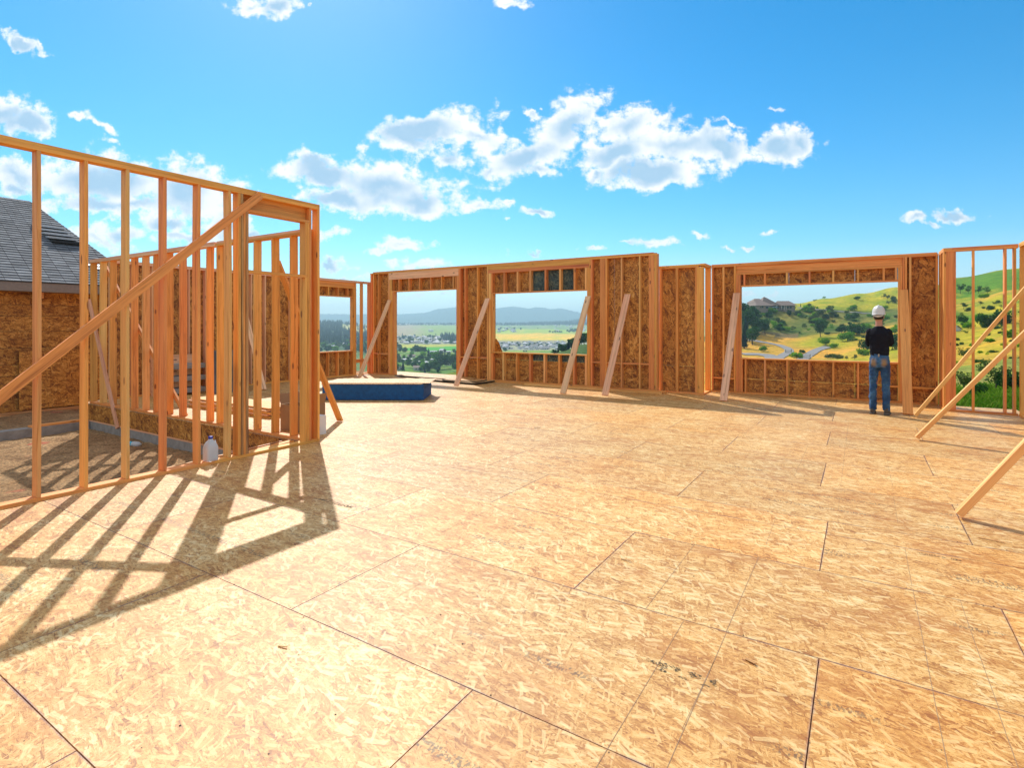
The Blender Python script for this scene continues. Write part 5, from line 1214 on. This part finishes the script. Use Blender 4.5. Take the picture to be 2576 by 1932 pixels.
# valley trees, individually
def vtree(x, d, h, kind, leaf, area, wd=1.0):
    plant(kind, leaf, x, d, h * 1.18, area, 'tree', area, 'valley_tree', wide=wd * 1.1, parts=False, sink=.5)
A1 = 'leafy tree among the houses in the valley seen through the doorway opening'
for (x, y, hp, kind, leaf, wd) in ((1050, 893, 24, 'broad', DK, 1.3), (1066, 894, 20, 'broad', DK, 1.2), (1036, 888, 12, 'broad', DK, 1.0), (1018, 892, 18, 'broad', DK, 1.0), (1066, 900, 16, 'broad', BR, 1.1), (1055, 912, 18, 'broad', DK, 1.0), (1078, 892, 14, 'conifer', ND, 1.2), (1085, 900, 14, 'broad', DK, 1),
   (1093, 912, 24, 'broad', BR, 1.1), (1103, 893, 12, 'conifer', ND, 1.2), (1110, 898, 14, 'broad', DK, 1.1), (1119, 898, 14, 'conifer', ND, 1.1), (1129, 900, 14, 'broad', DK, 1), (1141, 926, 34, 'broad', DK, 1.1), (1148, 915, 22, 'broad', DK, 1.1), (1120, 928, 34, 'broad', DK, 1.1), (1105, 930, 32, 'broad', DK, 1.1),
   (1090, 934, 26, 'broad', DK, 1.1), (1078, 938, 24, 'broad', DK, 1.2), (1058, 930, 20, 'broad', DK, 1.2), (1043, 928, 20, 'broad', DK, 1.2), (1028, 926, 22, 'broad', DK, 1.1), (1014, 932, 20, 'conifer', ND, 1.3), (1006, 916, 16, 'broad', OL, 1.1), (998, 908, 14, 'broad', OL, 1.1), (993, 936, 22, 'broad', DK, 1.2), (996, 895, 14, 'broad', DK, 1), (1003, 880, 14, 'broad', DK, 1.4), (994, 878, 16, 'broad', DK, 1.3),
   (1142, 890, 12, 'broad', OL, 1), (1148, 892, 10, 'broad', DK, 1), (1033, 905, 14, 'broad', OL, 1), (1016, 905, 12, 'broad', BR, 1), (1069, 938, 14, 'conifer', ND, 1.2), (1110, 912, 20, 'broad', DK, 1.1), (1100, 905, 18, 'broad', OL, 1.1), (1128, 912, 18, 'broad', DK, 1.1)):
    d = hit(x, y, 300); vtree(x, d, hp * d / F, kind, leaf, A1, wd)
for i in range(50):
    x = R.uniform(990, 1150) if i < 28 else R.uniform(1060, 1152); y = R.uniform(888, 940) if i < 28 else R.uniform(908, 942); d = hit(x, y, 300); vtree(x, d, R.uniform(6, 12), 'broad', R.choice((DK, DK, BR)), A1, 1.0)
A2 = 'leafy tree in the band of woods low in the far left window'
for i in range(95):
    x = R.uniform(795, 935); y = 846 + 40 * (i / 95) ** .9 + R.uniform(-2, 2); d = hit(x, y + 4, 300); vtree(x, d, R.uniform(10, 15), R.choice(('broad', 'broad', 'broad', 'conifer')), R.choice((DK, DK, OL, BR)), A2, 1.2)
A3 = 'small tree among the valley suburb roofs'
for i in range(70):
    x = R.uniform(990, 1150); d = R.uniform(1580, 2600); vtree(x, d, R.uniform(7, 14), R.choice(('broad', 'conifer')), R.choice((DK, ND, OL)), A3, 1.3)
A4 = 'tree standing in the fields seen through the middle window'
for (x, y, hp) in ((1240, 884, 10), (1270, 886, 12), (1318, 886, 5), (1324, 886, 5), (1383, 838, 6), (1391, 838, 5), (1396, 838, 6), (1402, 838, 5), (1408, 838, 5), (1412, 838, 5), (1396, 869, 6), (1401, 869, 7), (1406, 869, 6), (1409, 869, 5), (1438, 836, 9), (1443, 838, 8), (1432, 838, 7), (1448, 836, 9), (1427, 836, 6), (1255, 832, 6), (1276, 831, 5), (1293, 830, 5), (1310, 831, 4), (1310, 829, 5), (1353, 828, 3), (1295, 828, 4), (1260, 828, 5)):
    d = hit(x, y, 700); vtree(x, d, hp * d / F, 'broad', DK, A4, 1.3)
for i in range(30):
    x = R.uniform(1240, 1400); y = R.uniform(864, 880); d = hit(x, y, 700); vtree(x, d, R.uniform(4, 8), 'broad', R.choice((DK, OL)), 'small garden tree between the roofs of the middle window suburb', 1.2)
# far forests as single masses
def forest(name, spots, label, leaf='needles', seg=6):
    bm = bmesh.new()
    for (x, d, h) in spots:
        X, Y = wpos(x, d); z = terr(x, d) - 1; r = h * R.uniform(.16, .24); 
        lv = 4
        for k in range(lv):
            z0 = z + h * (.12 + .8 * k / lv); z1 = z + h * (.12 + .8 * (k + 1.6) / lv); rr = r * (1 - k / lv) + .15; a0 = R.uniform(0, 6)
            z1 = min(z1, z + h)
            tip = bm.verts.new((X + R.uniform(-.2, .2), Y + R.uniform(-.2, .2), z1))
            ring = [bm.verts.new((X + rr * R.uniform(.7, 1.25) * math.cos(a0 + 6.283 * q / seg), Y + rr * R.uniform(.7, 1.25) * math.sin(a0 + 6.283 * q / seg), z0 + R.uniform(-.4, .4))) for q in range(seg)]
            for q in range(seg): bm.faces.new([ring[q], ring[(q + 1) % seg], tip])
    o = link(name, bm_mesh(bm, name), M[leaf]); tag(o, label, 'forest', kind='stuff'); return o
sp = []
for i in range(1500):
    x = R.uniform(760, 940); d = math.exp(R.uniform(math.log(1500), math.log(3400)))
    if 862 < x < 960 and 2350 < d < 3000 and noise.noise(Vector((x / 20, d / 150, 0))) > -.25: continue
    sp.append((x, d, R.uniform(15, 27)))
forest('conifer_forest', sp, 'dark conifer forest on the slope seen through the far left window')
sp = [(R.uniform(960, 1240), R.uniform(4500, 6000), R.uniform(12, 26)) for i in range(700)] + [(R.uniform(1230, 1480), R.uniform(4300, 6000), R.uniform(14, 30)) for i in range(800)] + [(R.uniform(1330, 1500), R.uniform(5000, 6300), R.uniform(22, 36)) for i in range(700)]
forest('plateau_forest', sp, 'line of woods on the plateau before the mountains')
sp = []
for i in range(130):
    x = R.uniform(1108, 1152); d = R.uniform(1750, 2500); 
    if x < 1118 and R.random() < .5: continue
    sp.append((x, d, R.uniform(18, 28)))
forest('conifer_grove', sp, 'conifer grove on the slope at the right of the doorway opening')
sp = [(R.uniform(700, 1600), R.uniform(7600, 9300), R.uniform(10, 24)) for i in range(2600)]
forest('mountain_forest', sp, 'forest cover on the far blue mountain ridge')

# ------------------------------------------------------------------ VALLEY HOUSES
M['roof_l'] = simple('pale_roof', (.55, .55, .56), .7); M['roof_d'] = simple('grey_roof', (.22, .21, .22), .8); M['wall_h'] = simple('cream_wall', (.52, .48, .43), .8); M['wall_w'] = simple('white_wall', (.7, .7, .68), .7)
M['roof_b'] = simple('brown_roof', (.20, .14, .11), .8); M['glass'] = simple('dark_glass', (.03, .05, .07), .15); M['wood_siding'] = simple('tan_stone_wall', (.30, .23, .18), .8, 2, .2)
def housemesh(w, l, h, rh, ov, rm, wm, hip=0.0):
    bm = bmesh.new(); add_box(bm, -l / 2, l / 2, -w / 2, w / 2, -1.5, h, 0)
    a, b_ = l / 2 + ov, w / 2 + ov
    r = [bm.verts.new(p) for p in ((-a, -b_, h - .1), (a, -b_, h - .1), (a, b_, h - .1), (-a, b_, h - .1), (-a + hip * b_, 0, h + rh), (a - hip * b_, 0, h + rh))]
    for f in ((0, 1, 5, 4), (2, 3, 4, 5), (1, 2, 5), (3, 0, 4)):
        bm.faces.new([r[i] for i in f]).material_index = 1
    bm.faces.new([r[i] for i in (3, 2, 1, 0)]).material_index = 1
    for k in range(3): add_box(bm, -l / 2 + l * (.15 + .3 * k), -l / 2 + l * (.27 + .3 * k), -w / 2 - .05, -w / 2 + .05, h * .35, h * .75, 2)
    me = bm_mesh(bm, 'house'); me.materials.append(wm); me.materials.append(rm); me.materials.append(M['glass']); return me
HM = [housemesh(9, 14, 3, 2.4, .6, M['roof_d'], M['wall_h'], .6), housemesh(9, 13, 5.4, 2.6, .5, M['roof_d'], M['wall_w'], .5), housemesh(8, 12, 3, 2.0, .5, M['roof_b'], M['wall_h'], 0), housemesh(10, 15, 5.2, 3, .5, M['roof_l'], M['wall_h'], .7), housemesh(6, 18, 2.8, 1.0, .4, M['roof_l'], M['wall_w'], 0)]
def hs_(x, d, mi, label, group, s=1.0, rz=None, name='valley_house'):
    X, Y = wpos(x, d); o = bpy.data.objects.new(name, HM[mi]); C.objects.link(o); o.location = (X, Y, terr(x, d)); o.rotation_euler = (0, 0, R.uniform(0, 3.14) if rz is None else rz); o.scale = (s, s, s)
    tag(o, label, 'house', group)
for i in range(115):
    hs_(R.uniform(985, 1155), R.uniform(1600, 2500), R.choice((0, 1, 2, 3, 3, 4)), 'small pale roofed house in the hazy suburb beyond the green field', 'suburb houses beyond the green field')
for i in range(125):
    x = R.uniform(1236, 1420); d = R.uniform(1260, 1740); hs_(x, d, R.choice((0, 0, 1, 3)), 'grey roofed house in the dense suburb seen through the middle window', 'suburb houses in the middle window', .8)
for i in range(34):
    hs_(R.uniform(1236, 1300), R.uniform(2750, 3600), R.choice((1, 3)), 'distant house above the golden field', 'distant houses above the golden field')
for i in range(26): hs_(R.uniform(1395, 1470), R.uniform(2900, 4200), R.choice((1, 3)), 'distant pale house near the plateau woods', 'distant houses near the plateau woods')
for i in range(60): hs_(R.uniform(985, 1155), R.uniform(4700, 5800), R.choice((0, 1, 3)), 'tiny house on the plateau before the mountains', 'plateau houses', 1.2)
for (x, y, mi, s, lab) in ((1022, 908, 4, 1.0, 'long white roofed mobile home on the left of the valley floor'), (1047, 915, 4, 1.0, 'white roofed mobile home in the centre of the valley floor'), (1035, 900, 2, 1.1, 'brown roofed house beside the white mobile homes'), (999, 880, 4, 1.0, 'pale shed under the trees at the left of the doorway view'),
     (1000, 931, 0, 1.0, 'grey roofed house at the lower left of the doorway view'), (1113, 886, 3, .9, 'wide pale roofed house at the edge of the green field'), (1124, 887, 4, .9, 'long white shed at the edge of the green field'), (1090, 886, 4, .8, 'small white roofed house by the green field'), (1068, 920, 3, .8, 'pale roofed house behind the dark valley trees'),
     (1080, 908, 4, .8, 'white roofed building between the bright valley trees'), (1055, 933, 2, 1.2, 'brown house half hidden by the lowest valley trees'), (1127, 920, 3, .6, 'pale house behind the right valley trees'), (1114, 904, 4, .6, 'small white shed among the right valley trees'), (1040, 886, 4, .7, 'white shed left of the big dark tree'),
     (1001, 900, 2, .9, 'low grey house at the far left of the doorway view'), (1142, 886, 4, .5, 'tiny white shed at the right of the green field'), (838, 876, 3, .9, 'pale roofed house low in the far left window'), (826, 878, 0, .9, 'grey house at the lower left of the far left window'), (868, 868, 3, .8, 'pale house among trees in the far left window'), (922, 884, 4, .9, 'white roofed shed seen through the open studs of the far left wall'),
     (1370, 880, 0, 1.4, 'larger dark roofed house at the near edge of the suburb'), (1345, 878, 1, 1.2, 'white two storey house at the near edge of the suburb')):
    hs_(x, hit(x, y, 300), mi, lab, None, s, TH + .2)
# water tank
d = 3000; X, Y = wpos(1084, d); o = lathe('storage_tank', [(14, -4), (14, 11), (13.5, 12), (2, 13.5)], M['wall_w'], None, 24); o.location = (X, Y, terr(1084, d)); tag(o, 'round white storage tank on the meadow slope', 'tank')
# ------------------------------------------------------------------ HILLTOP HOUSE
hd = 480.0; HXp = 1936
X, Y = wpos(HXp, hd); hz_ = yz(hd, 776.5)
mh = empty('hilltop_house', (X, Y, hz_), rz=TH + .10, label='large stone house with brown hip roofs on top of the green hill', cat='house')
def part(name, m, fn):
    bm = bmesh.new(); fn(bm); return link(name, bm_mesh(bm, name), m, mh)
u = hd / F    # metres per picture pixel there
def hiproof(bm, x0, x1, y0, y1, z0, z1, hx0, hx1):
    r = [bm.verts.new(p) for p in ((x0, y0, z0), (x1, y0, z0), (x1, y1, z0), (x0, y1, z0), (x0 + hx0, (y0 + y1) / 2, z1), (x1 - hx1, (y0 + y1) / 2, z1))]
    for f in ((0, 1, 5, 4), (2, 3, 4, 5), (1, 2, 5), (3, 0, 4), (3, 2, 1, 0)): bm.faces.new([r[i] for i in f])
W_ = lambda px: (px - HXp) * u
part('wall', M['wood_siding'], lambda bm: (add_box(bm, W_(1892), W_(1926), -7, 12, -4, 7.2 * u), add_box(bm, W_(1926.1), W_(1962), -3, 12, -4, 7.8 * u), add_box(bm, W_(1962.1), W_(1992), -6, 8, -4, 7.6 * u), add_box(bm, W_(1896), W_(1915), 0, 12, 7.3 * u, 16 * u)))
part('roof', M['roof_b'], lambda bm: (hiproof(bm, W_(1889), W_(1932), -8, 13, 7.3 * u, 22 * u, 9 * u, 14 * u), hiproof(bm, W_(1893.5), W_(1927), -1, 13, 15.5 * u, 26 * u, 12 * u, 8 * u), hiproof(bm, W_(1908), W_(1960), -4, 13, 7.9 * u, 30.5 * u, 20 * u, 30 * u), hiproof(bm, W_(1955), W_(1997), -7.5, 9, 7.7 * u, 19.8 * u, 1, 8 * u),
      hiproof(bm, W_(1930), W_(1942), -5.5, 4, 8.5 * u, 12.5 * u, 3, 3)))
for (a, b_, z0, z1) in ((1899, 1901.4, 1.5, 4.6), (1903, 1907.5, 1.5, 6.2), (1914, 1920, 0.2, 5)):
    part('window', M['glass'], lambda bm: add_box(bm, W_(a), W_(b_), -7.15, -6.9, z0 * u, z1 * u))
for (a, b_) in ((1944, 1955), (1956.5, 1964)): part('porch_opening', M['glass'], lambda bm: add_box(bm, W_(a), W_(b_), -3.2 if b_ < 1962 else -6.2, -2.9 if b_ < 1962 else -5.9, .2, 6.5 * u))
for (a, b_) in ((1971, 1976), (1978.5, 1983.5)): part('garage_door', M['glass'], lambda bm: add_box(bm, W_(a), W_(b_), -6.2, -5.9, .2, 5.6 * u))
for a in (1943, 1955.6, 1962.5, 1968): part('pillar', M['wall_h'], lambda bm: add_box(bm, W_(a), W_(a) + .4, -6.8, -6.4, -1, 7.4 * u))
# parked car
ca = empty('parked_car', (0, 0, 0), label='light blue car parked in front of the hilltop house', cat='car'); px_, py_ = wpos(1951, 468); ca.location = (px_, py_, hz_ + .2); ca.rotation_euler = (0, 0, TH)
M['carp'] = simple('light_blue_car_paint', (.25, .35, .45), .3)
loc_box('car_body', ca, (-2.2, 2.2), (-.9, .9), (.35, .95), M['carp']); loc_box('cabin', ca, (-1.1, 1.2), (-.8, .8), (.95, 1.5), M['glass'])
for wx in (-1.4, 1.4):
    for wy in (-.85, .85):
        o = lathe('wheel', [(.33, -.1), (.34, 0), (.33, .1)], M['dripedge'], ca, 14); o.rotation_euler = (math.pi / 2, 0, 0); o.location = (wx, wy, .33)
# white shed at the right
d = hit(2404, 834, 60); X, Y = wpos(2404, d); s_ = d / F
sh = empty('shed', (X, Y, terr(2404, d)), rz=TH, label='small white gabled shed with a dark roof on the slope at the right', cat='shed')
bm = bmesh.new(); add_box(bm, -8 * s_, 14 * s_, 0, 20 * s_, -3, 6 * s_)
r = [bm.verts.new(p) for p in ((-8 * s_, 0, 6 * s_), (14 * s_, 0, 6 * s_), (3 * s_, 0, 13.5 * s_))]; bm.faces.new(r); link('wall', bm_mesh(bm, 'wall'), M['wall_w'], sh)
bm = bmesh.new()
for sx0, sx1 in ((-10 * s_, 3 * s_), (16 * s_, 3 * s_)):
    bm.faces.new([bm.verts.new(p) for p in ((sx0, -.4, 5 * s_), (sx1, -.4, 14.2 * s_), (sx1, 21 * s_, 14.2 * s_), (sx0, 21 * s_, 5 * s_))])
bmesh.ops.solidify(bm, geom=bm.faces[:], thickness=.12); link('roof', bm_mesh(bm, 'roof'), M['roof_d'], sh)
# gates on the roads
M['rail'] = simple('dark_metal_rail', (.08, .08, .08), .6)
for (xa, ya, xb, yb, lab) in ((1976.5, 889.5, 1991, 889.5, 'metal gate across the curving road on the hillside'), (2019, 903.5, 2038, 902, 'metal gate across the second road low in the big window')):
    da, db = hit(xa, ya, 100), hit(xb, yb, 100); A_, B_ = Vector((*wpos(xa, da), terr(xa, da))), Vector((*wpos(xb, db), terr(xb, db)))
    g_ = empty('road_gate', A_, label=lab, cat='gate')
    for h_ in (.4, .8, 1.2, 1.6): beam('rail', g_, A_ + Vector((0, 0, h_)), B_ + Vector((0, 0, h_)), (0, 0, 1), .10, .08, M['rail'])
    for p_ in (A_, B_): beam('post', g_, p_ - Vector((0, 0, .5)), p_ + Vector((0, 0, 2.3)), (1, 0, 0), .25, .25, M['rail'])
# long grass close behind the right panel
def grass(name, n, xr, dr, hr, lab, m='grass'):
    bm = bmesh.new()
    for i in range(n):
        x = R.uniform(*xr); d = dr[0] + (dr[1] - dr[0]) * R.random() ** 1.6; X, Y = wpos(x, d); z = terr(x, d); h = R.uniform(*hr) * (1.3 if noise.noise(Vector((X, Y, 0))) > .1 else .6)
        a = R.uniform(0, 6.28); l = Vector((math.cos(a), math.sin(a), 0)); w = Vector((-l.y, l.x, 0)) * R.uniform(.006, .014); p = Vector((X, Y, z - .03)); q = p + l * h * .25 + Vector((0, 0, h * .7)); s = p + l * h * .6 + Vector((0, 0, h))
        bm.faces.new([bm.verts.new(v_) for v_ in (p - w, p + w, q + w * .7, s, q - w * .7)])
    tag(link(name, bm_mesh(bm, name), M[m]), lab, 'grass', kind='stuff')
grass('grass', 16000, (2290, 2680), (14.2, 34), (.10, .32), 'long green grass just beyond the open panel at the right')

# ------------------------------------------------------------------ WORLD, SUN, HAZE
sund = Vector((-.8715, .632, 1.0)).normalized()
el = math.asin(sund.z); az = math.atan2(sund.x, sund.y)      # azimuth from +Y clockwise
sl_ = bpy.data.lights.new('sun', 'SUN'); sl_.energy = SUN_E; sl_.angle = math.radians(.53); sl_.color = (1.0, .96, .89)
so = bpy.data.objects.new('sun', sl_); C.objects.link(so); so.rotation_euler = sund.to_track_quat('Z', 'Y').to_euler(); so.location = (-40, 30, 60)
wd_ = bpy.data.worlds.new('World'); S.world = wd_; wd_.use_nodes = True; t = NT(wd_.node_tree)
for n in list(t.n): t.n.remove(n)
out = t.node('ShaderNodeOutputWorld'); bg = t.node('ShaderNodeBackground'); t.l.new(bg.outputs[0], out.inputs[0])
sky = t.node('ShaderNodeTexSky', sky_type='NISHITA'); sky.sun_disc = False; sky.sun_elevation = el; sky.sun_rotation = az
sky.air_density = 1.0; sky.dust_density = SKY_D; sky.ozone_density = 2.5; sky.altitude = 600
dirv = t.coord('Generated')
hsn = t.node('ShaderNodeHueSaturation'); hsn.inputs['Hue'].default_value = SKY_H; hsn.inputs['Saturation'].default_value = SKY_S; hsn.inputs['Value'].default_value = SKY_V
t.l.new(sky.outputs[0], hsn.inputs['Color'])
skc = t.mixc(1.0, hsn.outputs[0], SKY_T, 'MULTIPLY')
skc = t.mixc(t.mrange(t.vmath('DOT_PRODUCT', dirv, (0, 0, 1)), .0, .13, .62, .0), skc, tuple(c_ * CLB * .92 for c_ in (.84, .95, 1.0)))   # pale veil low over the horizon
# clouds: fixed places on the sky, in the plane tangent to the horizon ahead
r3 = (RX[0], RX[1], 0.0); f3 = (FX[0], FX[1], 0.0)
df = t.vmath('DOT_PRODUCT', dirv, f3); dr_ = t.vmath('DOT_PRODUCT', dirv, r3); du = t.vmath('DOT_PRODUCT', dirv, (0, 0, 1))
dfc = t.math('MAXIMUM', df, .05)
p = t.cxyz(t.math('DIVIDE', dr_, dfc), t.math('DIVIDE', du, dfc), 0.0)
def snoise(v, sc, det, ro, lx=0):
    n = t.node('ShaderNodeTexNoise', noise_dimensions='2D'); t.l.new(v, n.inputs['Vector']); n.inputs['Scale'].default_value = sc; n.inputs['Detail'].default_value = det; n.inputs['Roughness'].default_value = ro; return n.outputs['Color']
w1 = t.vmath('SCALE', t.vmath('SUBTRACT', snoise(p, 9, 2, .5), (.5, .5, .5)), scale=.055)
w2 = t.vmath('SCALE', t.vmath('SUBTRACT', snoise(p, 34, 3, .6), (.5, .5, .5)), scale=.026)
pw = t.vmath('ADD', p, t.vmath('ADD', w1, w2))
CL = [ # cx, cy, rx, ry, rot(deg, + = rising to the right), in picture units of the photograph
 (1085, 330, 150, 50, 14), (1010, 355, 75, 46, 0), (1120, 405, 50, 32, -20), (1330, 385, 130, 48, 18), (1420, 310, 110, 62, 32), (1590, 315, 118, 50, 5), (1700, 365, 180, 52, -8), (1630, 432, 150, 40, 4), (1810, 370, 90, 40, -14), (1545, 385, 130, 42, 10), (1215, 352, 90, 34, 0),
 (1240, 420, 42, 22, 10), (1345, 430, 40, 24, -10), (1500, 445, 40, 20, 20),
 (1965, 372, 78, 46, 8), (2010, 352, 55, 30, -20), (820, 435, 120, 42, -8), (960, 470, 165, 62, -6), (1060, 500, 120, 46, 0), (870, 505, 130, 36, -3), (1205, 515, 60, 26, 8),
 (1338, 528, 42, 13, 0), (1282, 508, 17, 9, 0), (1265, 545, 10, 5, 0), (1012, 620, 72, 19, -4), (960, 635, 55, 9, 0), (1650, 617, 74, 14, 0), (1600, 620, 40, 8, 0), (2296, 552, 32, 16, 8), (2400, 540, 82, 19, -4), (2335, 566, 30, 6, 0),
 (1942, 583, 22, 7, 2), (1885, 610, 26, 8, 8), (1830, 616, 20, 5, 0), (1765, 597, 22, 8, 0), (1330, 638, 34, 8, 0), (1480, 637, 28, 8, 0), (1345, 632, 14, 5, 0), (1060, 672, 75, 13, 0), (988, 668, 30, 12, 0),
 (640, 8, 60, 26, 0), (700, 25, 52, 34, 10), (775, 8, 8, 10, 0), (1290, 4, 46, 17, 0), (60, 100, 62, 17, -28), (20, 76, 16, 10, 0), (95, 118, 24, 12, -20),
 (20, 295, 75, 60, -20), (90, 315, 72, 42, -8), (200, 296, 18, 10, -20), (258, 316, 44, 15, -25), (282, 360, 32, 13, 0), (365, 408, 18, 9, -25),
 (40, 440, 90, 42, 0), (240, 450, 190, 62, -5), (480, 480, 150, 70, -10), (300, 510, 250, 34, 0), (560, 560, 60, 70, 0), (40, 480, 60, 24, 0), (300, 585, 70, 34, 0), (420, 560, 80, 26, 0), (250, 610, 80, 22, -10), (480, 600, 110, 22, 0), (600, 600, 60, 20, 0),
 (822, 590, 40, 16, -6), (830, 668, 44, 18, -6), (850, 700, 60, 8, 0), (1062, 745, 32, 8, 0), (1112, 752, 18, 5, 0), (1010, 742, 16, 5, 0), (1280, 745, 20, 4, 0), (1345, 756, 14, 3, 0), (1425, 742, 9, 3, 0),
 (1922, 733, 24, 7, 4), (1872, 728, 22, 9, 0), (1865, 733, 34, 4, 0), (2200, 728, 28, 10, 8), (2210, 262 + 20, 1, 1, 0), (1935, 282, 22, 8, -15), (1830, 312, 28, 8, -10), (925, 365, 20, 14, 0), (1330, 285, 22, 9, 0), (1350, 270, 10, 6, 0)]
fb = t.noise(t.mapping(p, sc=(1, 1.25, 1)), 30, 6, .62, dim='2D')
def cloud_band(lo, hi):
    """cloud colour for the stretch of sky between two columns; only the puffs that reach into it"""
    F_ = None
    for (cx, cy, rx, ry, rot) in CL:
        if rx < 3 or cx + 1.9 * rx + 110 < lo or cx - 1.9 * rx - 110 > hi: continue
        src = pw
        if F_ is not None:
            ma = t.node('ShaderNodeVectorMath', operation='MULTIPLY_ADD'); t.l.new(F_, ma.inputs[0]); ma.inputs[1].default_value = (1e-9, 1e-9, 1e-9); t.l.new(pw, ma.inputs[2]); src = ma.outputs[0]
        kk = max(0.0, min(1.0, (38 - ry) / 38)) * .55
        if ry > 38: rx, ry = rx * 1.08, ry * 1.08
        rx, ry = rx / (1 - kk), ry / (1 - kk)
        q = t.mapping(src, loc=((cx - HX) / F, (HY - cy) / F, 0), rot=(0, 0, math.radians(rot)), sc=(rx / F, ry / F, 1), typ='TEXTURE')
        L_ = t.math('ADD', t.vmath('LENGTH', q), kk)
        F_ = L_ if F_ is None else t.math('SMOOTH_MIN', F_, L_, .22)
    dens = t.math('SUBTRACT', 1.0, F_)
    fb2 = t.noise(p, 11, 3, .55, dim='2D')
    dn = t.math('ADD', dens, t.math('ADD', t.math('MULTIPLY', t.math('SUBTRACT', fb, .5), 1.75), t.math('MULTIPLY', t.math('SUBTRACT', fb2, .5), .35)))
    alpha = t.node('ShaderNodeMapRange', interpolation_type='SMOOTHSTEP'); t.l.new(dn, alpha.inputs[0]); alpha.inputs[1].default_value = -.10; alpha.inputs[2].default_value = .46
    lown = t.mrange(du, .02, .09, .45, 1.0)
    al = t.math('MULTIPLY', alpha.outputs[0], lown)
    # thick middles greyer, thin rims bright (back-lit cumulus)
    sm = t.noise(t.mapping(p, loc=(.3, .2, 0), sc=(1, 1.7, 1)), 7, 3, .45, dim='2D')
    cr = t.node('ShaderNodeMapRange', interpolation_type='SMOOTHSTEP'); t.l.new(t.math('ADD', dens, t.math('MULTIPLY', t.math('SUBTRACT', sm, .5), 1.7)), cr.inputs[0]); cr.inputs[1].default_value = .20; cr.inputs[2].default_value = .95
    core = t.math('MULTIPLY', cr.outputs[0], t.mrange(dens, .08, .42))
    cc = t.mixc(core, tuple(c_ * CLB for c_ in (1.0, 1.0, 1.0)), tuple(c_ * CLB for c_ in CLG))
    cc = t.mixc(t.mrange(fb, .25, .6, .16, 0), cc, tuple(c_ * CLB for c_ in (.62, .78, .90)))
    return t.mixc(al, skc, cc)
cuts = [-200, 330, 780, 1180, 1600, 2800]
def backg(col):
    n = t.node('ShaderNodeBackground'); t.l.new(col, n.inputs['Color']); n.inputs['Strength'].default_value = SKY_STR; return n.outputs[0]
pxx = t.math('DIVIDE', dr_, dfc); pyy = t.math('DIVIDE', du, dfc)
sh_ = backg(cloud_band(cuts[0], cuts[1]))
for lo, hi in zip(cuts[1:], cuts[2:]):
    mx = t.node('ShaderNodeMixShader'); t.l.new(t.math('GREATER_THAN', pxx, (lo - HX) / F), mx.inputs[0]); t.l.new(sh_, mx.inputs[1]); t.l.new(backg(cloud_band(lo, hi)), mx.inputs[2]); sh_ = mx.outputs[0]
# unseen cumulus added overhead and behind to fill shaded faces with neutral light
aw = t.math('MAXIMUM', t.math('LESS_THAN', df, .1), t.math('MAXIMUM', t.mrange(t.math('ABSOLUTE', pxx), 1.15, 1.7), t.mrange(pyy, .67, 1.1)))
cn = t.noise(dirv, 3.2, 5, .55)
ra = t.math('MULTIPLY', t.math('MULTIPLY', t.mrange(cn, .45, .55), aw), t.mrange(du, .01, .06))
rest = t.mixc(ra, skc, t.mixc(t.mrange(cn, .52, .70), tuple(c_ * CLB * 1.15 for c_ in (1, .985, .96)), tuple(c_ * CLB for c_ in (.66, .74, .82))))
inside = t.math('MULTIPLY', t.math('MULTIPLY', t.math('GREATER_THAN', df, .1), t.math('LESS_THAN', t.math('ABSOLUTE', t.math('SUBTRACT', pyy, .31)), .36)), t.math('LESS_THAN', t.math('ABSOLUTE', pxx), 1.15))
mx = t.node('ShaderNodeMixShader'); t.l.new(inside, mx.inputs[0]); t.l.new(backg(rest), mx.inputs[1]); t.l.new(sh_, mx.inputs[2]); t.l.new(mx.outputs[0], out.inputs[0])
t.n.remove(bg)
# below the horizon: dim earth
S.view_settings.exposure = EXPO
# haze
bm = bmesh.new(); add_box(bm, -9500, 9500, -9500, 13500, -75, 360)
hzo = link('haze', bm_mesh(bm, 'haze')); m = bpy.data.materials.new('haze_air'); m.use_nodes = True
for n in list(m.node_tree.nodes): m.node_tree.nodes.remove(n)
t = NT(m.node_tree); out = t.node('ShaderNodeOutputMaterial'); pv = t.node('ShaderNodeVolumePrincipled'); pv.inputs['Density'].default_value = HAZE_D
pv.inputs['Color'].default_value = (*HAZE_C, 1); pv.inputs['Anisotropy'].default_value = .2; t.l.new(pv.outputs[0], out.inputs['Volume'])
hzo.data.materials.append(m); tag(hzo, kind='stuff')
S.cycles.volume_bounces = 0; S.cycles.max_bounces = 10; S.cycles.diffuse_bounces = 5; S.cycles.transparent_max_bounces = 8
S.cycles.use_adaptive_sampling = True
S.cycles.sample_clamp_indirect = 6
